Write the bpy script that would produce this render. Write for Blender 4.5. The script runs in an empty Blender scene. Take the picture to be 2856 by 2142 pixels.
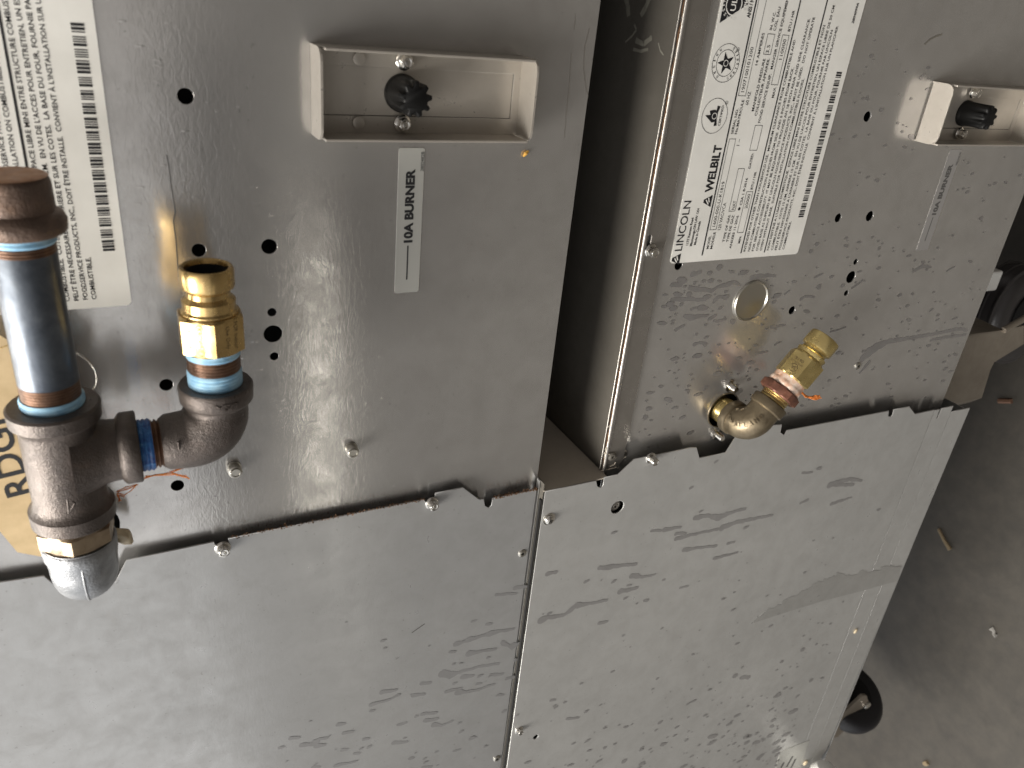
import bpy, bmesh, math, random
from mathutils import Vector, Matrix
random.seed(7)
S = bpy.context.scene
COL = S.collection
R = math.radians

# ------------------------------------------------------------------ camera
# photo is turned: picture right = down to the floor, picture up = towards +X.
RC = Matrix(((0.09594072, -0.4480848, -0.8888281),      # camera right   (world)
             (-0.88646531, -0.44461037, 0.12845569),    # camera down
             (-0.45274123, 0.77559115, -0.43986787)))   # camera forward
CAM = Vector((0.02350086, -0.40386562, 0.0318657))
FPX = 2200.7
cam_d = bpy.data.cameras.new('camera')
cam = bpy.data.objects.new('camera', cam_d)
COL.objects.link(cam)
rx, dn, fw = RC[0], RC[1], RC[2]
m = Matrix(((rx[0], -dn[0], -fw[0]), (rx[1], -dn[1], -fw[1]), (rx[2], -dn[2], -fw[2])))
cam.matrix_world = Matrix.Translation(CAM) @ m.to_4x4()
cam_d.sensor_width = 36.0
cam_d.lens = FPX / 2856.0 * 36.0
cam_d.clip_start = 0.01
cam_d.clip_end = 60
cam_d.dof.use_dof = True
cam_d.dof.focus_distance = 0.56
cam_d.dof.aperture_fstop = 13
S.camera = cam

# ------------------------------------------------------------------ world and lamps
w = bpy.data.worlds.new("World"); S.world = w; w.use_nodes = True
nt = w.node_tree
bg = nt.nodes['Background']
# dim warm room, paler towards the open side (-X)
_tc = nt.nodes.new('ShaderNodeTexCoord'); _sx = nt.nodes.new('ShaderNodeSeparateXYZ')
_rp = nt.nodes.new('ShaderNodeValToRGB'); _ad = nt.nodes.new('ShaderNodeMath')
_ad.operation = 'MULTIPLY_ADD'; _ad.inputs[1].default_value = 0.5; _ad.inputs[2].default_value = 0.5
nt.links.new(_tc.outputs['Generated'], _sx.inputs[0]); nt.links.new(_sx.outputs['X'], _ad.inputs[0])
nt.links.new(_ad.outputs[0], _rp.inputs['Fac']); nt.links.new(_rp.outputs['Color'], bg.inputs[0])
_e = _rp.color_ramp.elements
_e[0].position = 0.08; _e[0].color = (1.3, 1.3, 1.3, 1)
_e[1].position = 0.52; _e[1].color = (0.31, 0.283, 0.262, 1)
bg.inputs[1].default_value = 0.8

def area(name, loc, target, sx, sy, power, col):
    d = bpy.data.lights.new(name, 'AREA'); d.shape = 'RECTANGLE'
    d.size = sx; d.size_y = sy; d.energy = power; d.color = col
    o = bpy.data.objects.new(name, d); COL.objects.link(o)
    o.location = loc
    o.rotation_euler = (Vector(target) - Vector(loc)).to_track_quat('-Z', 'Y').to_euler()
    return o
area('ceiling_lamp', (-0.80, -0.40, 1.45), (-0.70, -0.40, 0), 1.4, 0.85, 92, (1.0, 0.95, 0.87))
area('front_fill', (-1.6, -2.6, 1.7), (-0.3, 0, -0.3), 2.0, 1.0, 14, (1.0, 0.98, 0.96))  # fill lamp added in front to lift the panels' diffuse light
tl = area('tube_lamp', (-1.09, -1.42, -0.43), (-0.24, 0, -0.083), 1.0, 0.015, 0.34, (1.0, 0.94, 0.82))
_z = (Vector((-1.09, -1.42, -0.43)) - Vector((-0.24, 0, -0.083))).normalized()
_x = Vector((0.85, -0.33, -0.09)); _x = (_x - _z * _x.dot(_z)).normalized(); _y = _z.cross(_x)
tl.rotation_euler = Matrix((_x, _y, _z)).transposed().to_euler()
S.view_settings.view_transform = 'Standard'
S.view_settings.look = 'None'
S.view_settings.exposure = 0.06
S.view_settings.gamma = 1.0

# ------------------------------------------------------------------ helpers
def W(px, py, Y=0.0):
    """photo pixel -> point on the plane y = Y"""
    d = Vector(((px - 1428) / FPX, (py - 1071) / FPX, 1.0))
    d = RC.transposed() @ d
    t = (Y - CAM.y) / d.y
    return CAM + d * t
def D(px, py, Y=0.0):                       # same for coordinates read at 2212 px width
    return W(px * 1.29114, py * 1.29114, Y)
def crop(ox, oy, s):
    return lambda x, y, Y=0.0: W(ox + s * x, oy + s * y, Y)

MATS = {}
def mat(name, col, metal=0.0, rough=0.5, **k):
    m = bpy.data.materials.new(name); m.use_nodes = True
    b = m.node_tree.nodes['Principled BSDF']
    b.inputs['Base Color'].default_value = (*col, 1)
    b.inputs['Metallic'].default_value = metal
    b.inputs['Roughness'].default_value = rough
    MATS[name] = m
    return m
def nodes(m): return m.node_tree.nodes, m.node_tree.links, m.node_tree.nodes['Principled BSDF']
def coords(N, L, scale=(1, 1, 1)):
    g = N.new('ShaderNodeTexCoord'); mp = N.new('ShaderNodeMapping')
    mp.inputs['Scale'].default_value = scale
    L.new(g.outputs['Object'], mp.inputs['Vector'])
    return mp.outputs['Vector']
def noise(N, L, vec, scale, detail=3, rough=0.55, dist=0.0):
    n = N.new('ShaderNodeTexNoise'); n.inputs['Scale'].default_value = scale
    n.inputs['Detail'].default_value = detail; n.inputs['Roughness'].default_value = rough
    n.inputs['Distortion'].default_value = dist
    L.new(vec, n.inputs['Vector']); return n.outputs['Fac']
def ramp(N, L, fac, stops):
    r = N.new('ShaderNodeValToRGB'); e = r.color_ramp.elements
    while len(e) < len(stops): e.new(0.5)
    for i, (p, c) in enumerate(stops):
        e[i].position = p; e[i].color = (*c, 1) if len(c) == 3 else c
    L.new(fac, r.inputs['Fac']); return r.outputs['Color']
def mix(N, L, fac, a, b, mode='MIX'):
    x = N.new('ShaderNodeMix'); x.data_type = 'RGBA'; x.blend_type = mode
    for s, v in ((x.inputs[0], fac), (x.inputs[6], a), (x.inputs[7], b)):
        if hasattr(v, 'links') or hasattr(v, 'is_output'): L.new(v, s)
        elif isinstance(v, tuple): s.default_value = (*v, 1) if len(v) == 3 else v
        else: s.default_value = v
    return x.outputs[2]
def math_(N, L, op, a, b=0.0):
    x = N.new('ShaderNodeMath'); x.operation = op
    for i, v in enumerate((a, b)):
        if hasattr(v, 'is_output'): L.new(v, x.inputs[i])
        else: x.inputs[i].default_value = v
    return x.outputs[0]
def bump(N, L, B, h, strength, dist, prev=None):
    b = N.new('ShaderNodeBump'); b.inputs['Strength'].default_value = strength
    b.inputs['Distance'].default_value = dist
    L.new(h, b.inputs['Height'])
    if prev: L.new(prev, b.inputs['Normal'])
    L.new(b.outputs['Normal'], B.inputs['Normal']); return b.outputs['Normal']

SHEETS = set()
def sheet_metal(name, col, rough=0.27, metal=0.9, streaks=True, warm=0.0):
    m = mat(name, col, metal, rough); N, L, B = nodes(m); SHEETS.add(name)
    v = coords(N, L)
    big = noise(N, L, v, 9, 4, 0.6, 0.6)
    med = noise(N, L, v, 60, 4, 0.65, 0.4)
    c = ramp(N, L, big, [(0.3, tuple(x * 0.93 for x in col)), (0.7, tuple(min(1, x * 1.06) for x in col))])
    c2 = ramp(N, L, med, [(0.32, (0.925, 0.92, 0.915)), (0.62, (1.0, 1.0, 1.0))])
    c = mix(N, L, 1.0, c, c2, 'MULTIPLY')
    # brownish smears, fine specks of dirt
    sm = noise(N, L, coords(N, L, (1.0, 1.0, 3.0)), 22, 5, 0.7, 1.5)
    sm = ramp(N, L, sm, [(0.62, (0, 0, 0)), (0.78, (1, 1, 1))])
    c = mix(N, L, math_(N, L, 'MULTIPLY', sm, 0.12), c, (0.34, 0.29, 0.22))
    sp = noise(N, L, v, 420, 2, 0.5)
    sp = ramp(N, L, sp, [(0.70, (0, 0, 0)), (0.76, (1, 1, 1))])
    c = mix(N, L, math_(N, L, 'MULTIPLY', sp, 0.35), c, (0.16, 0.15, 0.14))
    L.new(c, B.inputs['Base Color'])
    r = ramp(N, L, med, [(0.25, (rough * 1.35,) * 3), (0.75, (rough * 0.8,) * 3)])
    L.new(r, B.inputs['Roughness'])
    B.inputs['Anisotropic'].default_value = 0.8
    tg_ = N.new('ShaderNodeTangent'); tg_.direction_type = 'UV_MAP'; tg_.uv_map = 'UVMap'
    L.new(tg_.outputs[0], B.inputs['Tangent'])
    # rolled grain + crinkle
    dv = N.new('ShaderNodeMapping'); g = N.new('ShaderNodeTexCoord')
    dv.inputs['Rotation'].default_value = (0, R(28), 0)
    dv.inputs['Scale'].default_value = (1.0, 1.0, 2.2)
    L.new(g.outputs['Object'], dv.inputs['Vector'])
    h1 = noise(N, L, dv.outputs['Vector'], 210, 3, 0.55, 0.8)
    h2 = noise(N, L, v, 26, 2, 0.5)
    n1 = bump(N, L, B, h2, 0.008, 0.006)
    n2 = bump(N, L, B, h1, 0.042, 0.0008, n1)
    # scattered dents that glint
    vo = N.new('ShaderNodeTexVoronoi'); vo.inputs['Scale'].default_value = 90
    mp2 = N.new('ShaderNodeMapping'); mp2.inputs['Rotation'].default_value = (0, R(24), 0)
    mp2.inputs['Scale'].default_value = (3.2, 1, 0.8)
    L.new(g.outputs['Object'], mp2.inputs['Vector']); L.new(mp2.outputs['Vector'], vo.inputs['Vector'])
    dd = ramp(N, L, vo.outputs['Distance'], [(0.04, (1, 1, 1)), (0.16, (0, 0, 0))])
    gate = ramp(N, L, noise(N, L, v, 14, 2), [(0.45, (0, 0, 0)), (0.65, (1, 1, 1))])
    dd = math_(N, L, 'MULTIPLY', dd, gate)
    bump(N, L, B, dd, 0.22, 0.0003, n2)
    return m

SHEET = sheet_metal('aluminised_sheet', (0.62, 0.61, 0.595), 0.19, 0.80)
SHEET2 = sheet_metal('galvanised_cover', (0.53, 0.533, 0.525), 0.32, 0.5)
SHEET3 = sheet_metal('galvanised_cover_shaded', (0.45, 0.455, 0.458), 0.32, 0.55)  # upper cover: its dimmer light is put into a darker base colour
STAIN = sheet_metal('dried_water', (0.36, 0.355, 0.355), 0.40, 0.5)
STAIN3 = sheet_metal('dried_water_shaded', (0.33, 0.33, 0.335), 0.40, 0.5)  # water marks, darkened along with the shaded upper cover
STAIN2 = sheet_metal('dried_water_panel', (0.40, 0.39, 0.39), 0.34, 0.7)
SHROUD = sheet_metal('shroud_steel', (0.50, 0.465, 0.415), 0.30, 0.5)
DARKSTEEL = sheet_metal('dark_steel', (0.185, 0.172, 0.150), 0.36, 0.4)  # dark brown-grey steel of the gap, backings and slit
STRIP = sheet_metal('strip_steel', (0.38, 0.36, 0.335), 0.28, 0.8)
CLOSER = sheet_metal('folded_sheet', (0.52, 0.47, 0.40), 0.45, 0.15)
BLACKIN = mat('black_interior', (0.004, 0.004, 0.004), 0, 0.9)
CHROME = mat('plated_screw', (0.72, 0.70, 0.66), 1, 0.18)
RIVET = mat('rivet_metal', (0.55, 0.53, 0.48), 1, 0.3)
PLASTIC = mat('black_plastic', (0.006, 0.006, 0.006), 0, 0.5)
N, L, B = nodes(PLASTIC); B.inputs['Specular IOR Level'].default_value = 0.25; bump(N, L, B, noise(N, L, coords(N, L), 500, 2), 0.1, 0.0004)
PAPER = mat('plate_vinyl', (0.74, 0.73, 0.69), 0.0, 0.42)
N, L, B = nodes(PAPER)
L.new(ramp(N, L, noise(N, L, coords(N, L), 40, 4), [(0.3, (0.67, 0.66, 0.62)), (0.7, (0.77, 0.76, 0.72))]), B.inputs['Base Color'])
LBL = mat('silver_label', (0.42, 0.42, 0.395), 0.25, 0.4)
LBL2 = mat('clear_label', (0.47, 0.46, 0.455), 0.6, 0.33)
INK = mat('black_ink', (0.012, 0.012, 0.014), 0, 0.45)
INK2 = mat('faded_ink', (0.09, 0.088, 0.085), 0, 0.5)
ENGR = mat('engraving', (0.05, 0.03, 0.012), 0.2, 0.6)
BLUE = mat('blue_thread_tape', (0.16, 0.38, 0.62), 0, 0.4)
N, L, B = nodes(BLUE)
v = coords(N, L, (1, 1, 1))
L.new(ramp(N, L, noise(N, L, v, 160, 4), [(0.3, (0.20, 0.42, 0.64)), (0.7, (0.42, 0.66, 0.82))]), B.inputs['Base Color'])
bump(N, L, B, noise(N, L, v, 500, 2), 0.2, 0.0006)
DBLUE = mat('dark_blue_paste', (0.02, 0.10, 0.34), 0, 0.35)
N, L, B = nodes(DBLUE)
L.new(ramp(N, L, noise(N, L, coords(N, L), 220, 4, 0.6, 1.0), [(0.35, (0.01, 0.04, 0.20)), (0.6, (0.04, 0.17, 0.45)), (0.8, (0.2, 0.45, 0.7))]), B.inputs['Base Color'])
PTAPE = mat('pink_thread_tape', (0.72, 0.50, 0.40), 0, 0.5)
N, L, B = nodes(PTAPE)
L.new(ramp(N, L, noise(N, L, coords(N, L), 180, 3), [(0.35, (0.62, 0.36, 0.24)), (0.62, (0.80, 0.66, 0.56))]), B.inputs['Base Color'])
ORANGE = mat('orange_fibre', (0.85, 0.28, 0.06), 0, 0.6)
CREAM = mat('cream_sealant', (0.62, 0.52, 0.36), 0, 0.5)
SILI = mat('dried_sealant', (0.66, 0.60, 0.50), 0, 0.5)
TAG = mat('kraft_tag', (0.58, 0.38, 0.16), 0, 0.6)
N, L, B = nodes(TAG)
L.new(ramp(N, L, noise(N, L, coords(N, L), 90, 4), [(0.3, (0.50, 0.37, 0.20)), (0.7, (0.62, 0.47, 0.27))]), B.inputs['Base Color'])
GRIME = mat('brown_grime', (0.10, 0.05, 0.022), 0, 0.85)
WOOD = mat('straw', (0.26, 0.20, 0.12), 0, 0.6)
WHITE = mat('white_paint', (0.75, 0.75, 0.72), 0, 0.4)
RUBBER = mat('caster_rubber', (0.007, 0.007, 0.010), 0, 0.45)
N, L, B = nodes(RUBBER); bump(N, L, B, noise(N, L, coords(N, L), 60, 3), 0.15, 0.003)
GREYTYRE = mat('grey_tyre', (0.045, 0.042, 0.042), 0, 0.28)
STANDM = sheet_metal('stand_steel', (0.34, 0.30, 0.25), 0.4, 0.6)

def rough_metal(name, stops, metal, rough, nscale, bstr, bdist, bscale=900):
    m = mat(name, stops[0][1], metal, rough); N, L, B = nodes(m)
    v = coords(N, L)
    L.new(ramp(N, L, noise(N, L, v, nscale, 5, 0.65, 0.5), stops), B.inputs['Base Color'])
    rr = ramp(N, L, noise(N, L, v, nscale * 2.3, 3), [(0.3, (rough * 0.8,) * 3), (0.7, (rough * 1.25,) * 3)])
    L.new(rr, B.inputs['Roughness'])
    if bstr:
        n1 = bump(N, L, B, noise(N, L, v, bscale * 0.25, 3), bstr * 0.6, bdist * 2)
        bump(N, L, B, noise(N, L, v, bscale, 3, 0.6), bstr, bdist, n1)
    return m
IRON = rough_metal('black_malleable_iron', [(0.3, (0.080, 0.068, 0.062)), (0.6, (0.115, 0.095, 0.085)), (0.8, (0.17, 0.125, 0.10))], 0.5, 0.34, 70, 0.5, 0.0005, 1700)
RUSTTOP = rough_metal('rust_top', [(0.3, (0.30, 0.15, 0.085)), (0.6, (0.46, 0.26, 0.15)), (0.8, (0.58, 0.36, 0.22))], 0.1, 0.6, 90, 0.4, 0.0008)
RUSTCAP = rough_metal('rusty_iron', [(0.3, (0.095, 0.068, 0.056)), (0.6, (0.15, 0.10, 0.075)), (0.8, (0.22, 0.13, 0.08))], 0.35, 0.45, 60, 0.4, 0.0008)
THREAD = rough_metal('oiled_thread', [(0.3, (0.085, 0.048, 0.032)), (0.7, (0.19, 0.105, 0.065))], 0.6, 0.36, 120, 0.2, 0.0004)
BLKPIPE = rough_metal('black_lacquer_pipe', [(0.3, (0.050, 0.060, 0.078)), (0.6, (0.12, 0.137, 0.162)), (0.8, (0.20, 0.215, 0.235))], 0.7, 0.36, 40, 0.12, 0.0006, 260)
GALV = rough_metal('galvanised_elbow', [(0.3, (0.26, 0.27, 0.285)), (0.7, (0.44, 0.45, 0.47))], 0.75, 0.36, 70, 0.35, 0.0006)
BRASS = rough_metal('brass', [(0.3, (0.44, 0.30, 0.12)), (0.6, (0.58, 0.41, 0.18)), (0.85, (0.68, 0.48, 0.25))], 0.92, 0.27, 55, 0.06, 0.0003)
BRASS2 = rough_metal('bright_brass', [(0.3, (0.56, 0.43, 0.18)), (0.65, (0.70, 0.56, 0.25)), (0.85, (0.78, 0.62, 0.34))], 0.92, 0.28, 60, 0.08, 0.0003)
DULLBRASS = rough_metal('dull_bronze', [(0.3, (0.15, 0.12, 0.08)), (0.6, (0.22, 0.18, 0.12)), (0.85, (0.29, 0.23, 0.145))], 0.8, 0.40, 90, 0.18, 0.0005)
BRONZE = rough_metal('tarnished_brass', [(0.3, (0.24, 0.18, 0.125)), (0.6, (0.36, 0.28, 0.19)), (0.85, (0.46, 0.34, 0.19))], 0.7, 0.38, 70, 0.15, 0.0004)
COPPER = rough_metal('rusted_nut', [(0.3, (0.10, 0.042, 0.028)), (0.6, (0.20, 0.085, 0.055)), (0.82, (0.45, 0.23, 0.13))], 0.45, 0.45, 130, 0.3, 0.0005)
CONC = mat('concrete', (0.13, 0.115, 0.095), 0, 0.6)
N, L, B = nodes(CONC); v = coords(N, L)
a = ramp(N, L, noise(N, L, v, 3.2, 6, 0.65, 0.7), [(0.25, (0.044, 0.039, 0.033)), (0.55, (0.066, 0.060, 0.051)), (0.8, (0.092, 0.084, 0.073))])
b = ramp(N, L, noise(N, L, v, 45, 4, 0.6), [(0.3, (0.8, 0.8, 0.8)), (0.7, (1.1, 1.08, 1.05))])
L.new(mix(N, L, 1.0, a, b, 'MULTIPLY'), B.inputs['Base Color'])
bump(N, L, B, noise(N, L, v, 60, 4), 0.2, 0.003)

def tag(o, label=None, cat=None, group=None, kind=None):
    for k, x in (('label', label), ('category', cat), ('group', group), ('kind', kind)):
        if x: o[k] = x
    return o
def empty(name, loc, label, cat, group=None):
    o = bpy.data.objects.new(name, None); COL.objects.link(o); o.location = loc
    o.empty_display_size = 0.02
    return tag(o, label, cat, group)
def wloc(o):
    v = Vector((0, 0, 0))
    while o is not None: v = v + Vector(o.location); o = o.parent
    return v
def obj(name, bm, material, parent=None, smooth=None, origin=None, label=None, kind=None):
    """bm holds world coordinates; origin is where the object's own origin goes"""
    org = Vector(origin) if origin is not None else sum((v.co for v in bm.verts), Vector()) / max(1, len(bm.verts))
    bm.transform(Matrix.Translation(-org))
    me = bpy.data.meshes.new(name)
    bm.to_mesh(me); bm.free()
    mats = material if isinstance(material, (list, tuple)) else [material]
    for mm in mats: me.materials.append(mm)
    if any(mm.name in SHEETS for mm in mats):
        uv = me.uv_layers.new(name='UVMap')
        for lp in me.loops:
            co = me.vertices[lp.vertex_index].co; uv.data[lp.index].uv = (co.x + .31 * co.y + .08 * co.z, co.z + .5 * co.y - .06 * co.x)
    if smooth is not None:
        for p in me.polygons: p.use_smooth = True
        try: me.set_sharp_from_angle(angle=R(smooth))
        except Exception: pass
    o = bpy.data.objects.new(name, me); COL.objects.link(o)
    if parent: o.parent = parent
    o.location = org - (wloc(parent) if parent else Vector())
    return tag(o, label, kind=kind)

def place(o, at, parent=None):
    """copy of a part (sharing mesh data) with its children, origin moved to world point `at`"""
    c = o.copy(); COL.objects.link(c)
    c.parent = parent if parent else o.parent
    c.location = Vector(at) - (wloc(c.parent) if c.parent else Vector())
    for ch in [x for x in bpy.data.objects if x.parent == o]:
        d = ch.copy(); COL.objects.link(d); d.parent = c
    return c

def box(bm, x0, x1, y0, y1, z0, z1, bev=0.0):
    r = bmesh.ops.create_cube(bm, size=1.0)
    vs = r['verts']
    bmesh.ops.transform(bm, verts=vs, matrix=Matrix.Translation(((x0 + x1) / 2, (y0 + y1) / 2, (z0 + z1) / 2)) @ Matrix.Diagonal((abs(x1 - x0), abs(y1 - y0), abs(z1 - z0), 1)))
    if bev:
        es = {e for v in vs for e in v.link_edges}
        bmesh.ops.bevel(bm, geom=list(es), offset=bev, segments=2, affect='EDGES', profile=0.5)
def plate(name, outer, holes, y_front, thick, material, parent, bev=0.0, origin=None, label=None, kind=None):
    """flat sheet in the XZ plane, outline and holes as (x, z) lists, real thickness"""
    cu = bpy.data.curves.new('tmp', 'CURVE'); cu.dimensions = '2D'; cu.fill_mode = 'BOTH'
    for poly in [outer] + holes:
        sp = cu.splines.new('POLY'); sp.points.add(len(poly) - 1)
        for i, (x, z) in enumerate(poly): sp.points[i].co = (x, z, 0, 1)
        sp.use_cyclic_u = True
    cu.extrude = max(thick / 2 - bev, 1e-6); cu.bevel_depth = bev; cu.bevel_resolution = 1; cu.offset = -bev
    ob = bpy.data.objects.new('tmp', cu); COL.objects.link(ob)
    me = bpy.data.meshes.new_from_object(ob)
    bpy.data.objects.remove(ob); bpy.data.curves.remove(cu)
    bm = bmesh.new(); bm.from_mesh(me); bpy.data.meshes.remove(me)
    # curve plane (x, y, z) -> world (x, y_front + thick/2 - z, y)
    for v in bm.verts:
        x, y, z = v.co
        v.co = (x, y_front + thick / 2 - z, y)
    bmesh.ops.recalc_face_normals(bm, faces=bm.faces)
    return obj(name, bm, material, parent, origin=origin, label=label, kind=kind)
def circ(x, z, r, n=28, rz=None):
    rz = rz or r
    return [(x + r * math.cos(2 * math.pi * i / n), z + rz * math.sin(2 * math.pi * i / n)) for i in range(n)]
def rrect(x0, x1, z0, z1, r, n=5):
    p = []
    for cx, cz, a0 in ((x1 - r, z1 - r, 0), (x0 + r, z1 - r, 90), (x0 + r, z0 + r, 180), (x1 - r, z0 + r, 270)):
        for i in range(n + 1):
            a = R(a0 + 90 * i / n); p.append((cx + r * math.cos(a), cz + r * math.sin(a)))
    return p
def frame(axis, up=None):
    a = Vector(axis).normalized()
    u = Vector(up) if up else (Vector((0, 0, 1)) if abs(a.z) < 0.9 else Vector((1, 0, 0)))
    e1 = (u - a * u.dot(a)).normalized(); e2 = a.cross(e1)
    return a, e1, e2
def lathe(bm, base, axis, prof, n=48, up=None, close0=True, close1=True):
    """prof = [(t along axis, radius)]"""
    a, e1, e2 = frame(axis, up); base = Vector(base); rings = []
    for t, r in prof:
        if r <= 1e-7: rings.append([bm.verts.new(base + a * t)]); continue
        rings.append([bm.verts.new(base + a * t + (e1 * math.cos(2 * math.pi * i / n) + e2 * math.sin(2 * math.pi * i / n)) * r) for i in range(n)])
    for r0, r1 in zip(rings, rings[1:]):
        for i in range(n):
            j = (i + 1) % n
            if len(r0) == 1 and len(r1) == 1: continue
            if len(r0) == 1: bm.faces.new((r0[0], r1[j], r1[i]))
            elif len(r1) == 1: bm.faces.new((r0[i], r0[j], r1[0]))
            else: bm.faces.new((r0[i], r0[j], r1[j], r1[i]))
    if close0 and len(rings[0]) > 1: bm.faces.new(list(reversed(rings[0])))
    if close1 and len(rings[-1]) > 1: bm.faces.new(rings[-1])
def hexa(bm, base, axis, t0, t1, rc, up, cham=0.08, n=6):
    """hexagon with chamfered corners; rc = corner radius"""
    a, e1, e2 = frame(axis, up); base = Vector(base); k = math.cos(math.pi / 6)
    seg = 8; m_ = n * seg
    def ring(t, lim):
        vs = []
        for i in range(m_):
            th = 2 * math.pi * i / m_
            loc = (th + math.pi / n) % (2 * math.pi / n) - math.pi / n
            # corner at th = 0
            loc2 = (th % (2 * math.pi / n)) - math.pi / n
            r = rc * k / math.cos(loc2)
            vs.append(bm.verts.new(base + a * t + (e1 * math.cos(th) + e2 * math.sin(th)) * min(r, lim)))
        return vs
    fl = rc * k
    d = (rc - fl) * 0.9
    rs = [ring(t0, fl * 0.985), ring(t0 + d * 0.55, rc * 0.985), ring(t1 - d * 0.55, rc * 0.985), ring(t1, fl * 0.985)]
    for r0, r1 in zip(rs, rs[1:]):
        for i in range(m_):
            j = (i + 1) % m_; bm.faces.new((r0[i], r0[j], r1[j], r1[i]))
    bm.faces.new(list(reversed(rs[0]))); bm.faces.new(rs[-1])
def tube(bm, pts, rad, n=20, closed=False, caps=True):
    """swept tube through points; rad number or list"""
    pts = [Vector(p) for p in pts]; rings = []; prev = None
    for i, p in enumerate(pts):
        if i == 0: t = pts[1] - p
        elif i == len(pts) - 1: t = p - pts[i - 1]
        else: t = (pts[i + 1] - pts[i - 1])
        t.normalize()
        if prev is None: e1 = t.orthogonal().normalized()
        else: e1 = (prev - t * prev.dot(t)).normalized()
        prev = e1; e2 = t.cross(e1)
        r = rad[i] if isinstance(rad, (list, tuple)) else rad
        rings.append([bm.verts.new(p + (e1 * math.cos(2 * math.pi * k / n) + e2 * math.sin(2 * math.pi * k / n)) * r) for k in range(n)])
    for r0, r1 in zip(rings, rings[1:]):
        for i in range(n):
            j = (i + 1) % n; bm.faces.new((r0[i], r0[j], r1[j], r1[i]))
    if caps: bm.faces.new(list(reversed(rings[0]))); bm.faces.new(rings[-1])
def arc3(corner, d0, d1, rb, n=14):
    """path: from corner - d0*rb bending to corner + d1*rb (d0, d1 unit, perpendicular)"""
    c = Vector(corner) - Vector(d0) * rb + Vector(d1) * rb
    return [c - Vector(d1) * rb * math.cos(math.pi / 2 * i / n) + Vector(d0) * rb * math.sin(math.pi / 2 * i / n) for i in range(n + 1)]
def threads(base, axis, t0, t1, r, pitch=0.0016, depth=0.0005, taper=0.0):
    p = []; k = int((t1 - t0) / pitch)
    pitch = (t1 - t0) / max(1, k)
    for i in range(k):
        a = t0 + i * pitch; rr = r + taper * (a - t0)
        p += [(a, rr - depth), (a + pitch * 0.35, rr), (a + pitch * 0.55, rr), (a + pitch * 0.95, rr - depth)]
    return [(t0, r - depth)] + p[1:] + [(t1, r - depth)]

# ------------------------------------------------------------------ flat print
def text_mesh(s, bold=0.0, res=2, align=False, shear=0.0):
    cu = bpy.data.curves.new('tmp', 'FONT'); cu.body = s; cu.resolution_u = res
    cu.offset = bold; cu.shear = shear
    ob = bpy.data.objects.new('tmp', cu); COL.objects.link(ob)
    me = bpy.data.meshes.new_from_object(ob)
    bpy.data.objects.remove(ob); bpy.data.curves.remove(cu)
    return me
def add_text(bm, s, p0, xdir, up, width, height, bold=0.0, res=2, shear=0.0, lift=(0, 0, 0), mi=0):
    """writes s with its baseline starting at p0, scaled to width x cap-height"""
    me = text_mesh(s, bold, res, shear=shear)
    if not len(me.vertices): return
    xs = [v.co.x for v in me.vertices]; x0, x1 = min(xs), max(xs)
    cap = 0.729                                                      # cap height of the built-in face
    xd = Vector(xdir).normalized(); u = Vector(up).normalized(); lift = Vector(lift)
    vs = [bm.verts.new(Vector(p0) + xd * ((v.co.x - x0) / (x1 - x0) * width) + u * (v.co.y / cap * height) + lift) for v in me.vertices]
    for p in me.polygons:
        try: f = bm.faces.new([vs[i] for i in p.vertices]); f.material_index = mi
        except ValueError: pass
    bpy.data.meshes.remove(me)
def quad(bm, pts, y, mi=0):
    f = bm.faces.new([bm.verts.new((p[0], y, p[1])) for p in pts]); f.material_index = mi
    f.normal_update()
    if f.normal.y > 0: f.normal_flip()
def line(bm, p, q, wd, y, mi=0):
    p = Vector((p[0], p[1])); q = Vector((q[0], q[1])); d = (q - p).normalized() * 0; t = (q - p).normalized()
    n_ = Vector((-t.y, t.x)) * wd / 2
    quad(bm, [p + n_, q + n_, q - n_, p - n_], y, mi)
def rect_outline(bm, x0, x1, z0, z1, wd, y, mi=0):
    for a, b_ in (((x0, z0), (x1, z0)), ((x0, z1), (x1, z1)), ((x0, z0 - wd / 2), (x0, z1 + wd / 2)), ((x1, z0 - wd / 2), (x1, z1 + wd / 2))):
        line(bm, a, b_, wd, y, mi)
def ring_flat(bm, cx, cz, rx_, rz_, wd, y, n=40, mi=0):
    o = [bm.verts.new((cx + rx_ * math.cos(2 * math.pi * i / n), y, cz + rz_ * math.sin(2 * math.pi * i / n))) for i in range(n)]
    q = [bm.verts.new((cx + (rx_ - wd) * math.cos(2 * math.pi * i / n), y, cz + (rz_ - wd) * math.sin(2 * math.pi * i / n))) for i in range(n)]
    for i in range(n):
        j = (i + 1) % n; f = bm.faces.new((o[i], o[j], q[j], q[i])); f.material_index = mi

# ================================================================== the setting
ZF = -1.06                                                           # floor height
bm = bmesh.new()
bmesh.ops.create_grid(bm, x_segments=2, y_segments=2, size=12)
for v in bm.verts: v.co.z = ZF
obj('floor', bm, CONC, origin=(0, 0, ZF), kind='structure')

# ================================================================== ovens
PITCH = 0.45
X_TOP, X_SEAM = 0.40, -0.283           # picture top beyond the frame, joint between rear panel and cover
YC = -0.0108                           # front of the lower cover (it stands proud of the rear panel)
YU = -0.0062                           # front of the upper cover
TH = 0.0011
ovens = []
LAB = ['upper conveyor oven at left, steel back with rusty gas pipes and knob box',
       'lower conveyor oven at right, steel back with printed rating plate and small brass gas fitting']
for k in range(2):
    dz = -PITCH * k
    ovens.append(empty('conveyor_oven', (-0.3, 0.0, -0.23 + dz - 0.02), LAB[k], 'oven', 'conveyor ovens stacked one on another'))
UP, LO = ovens

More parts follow.
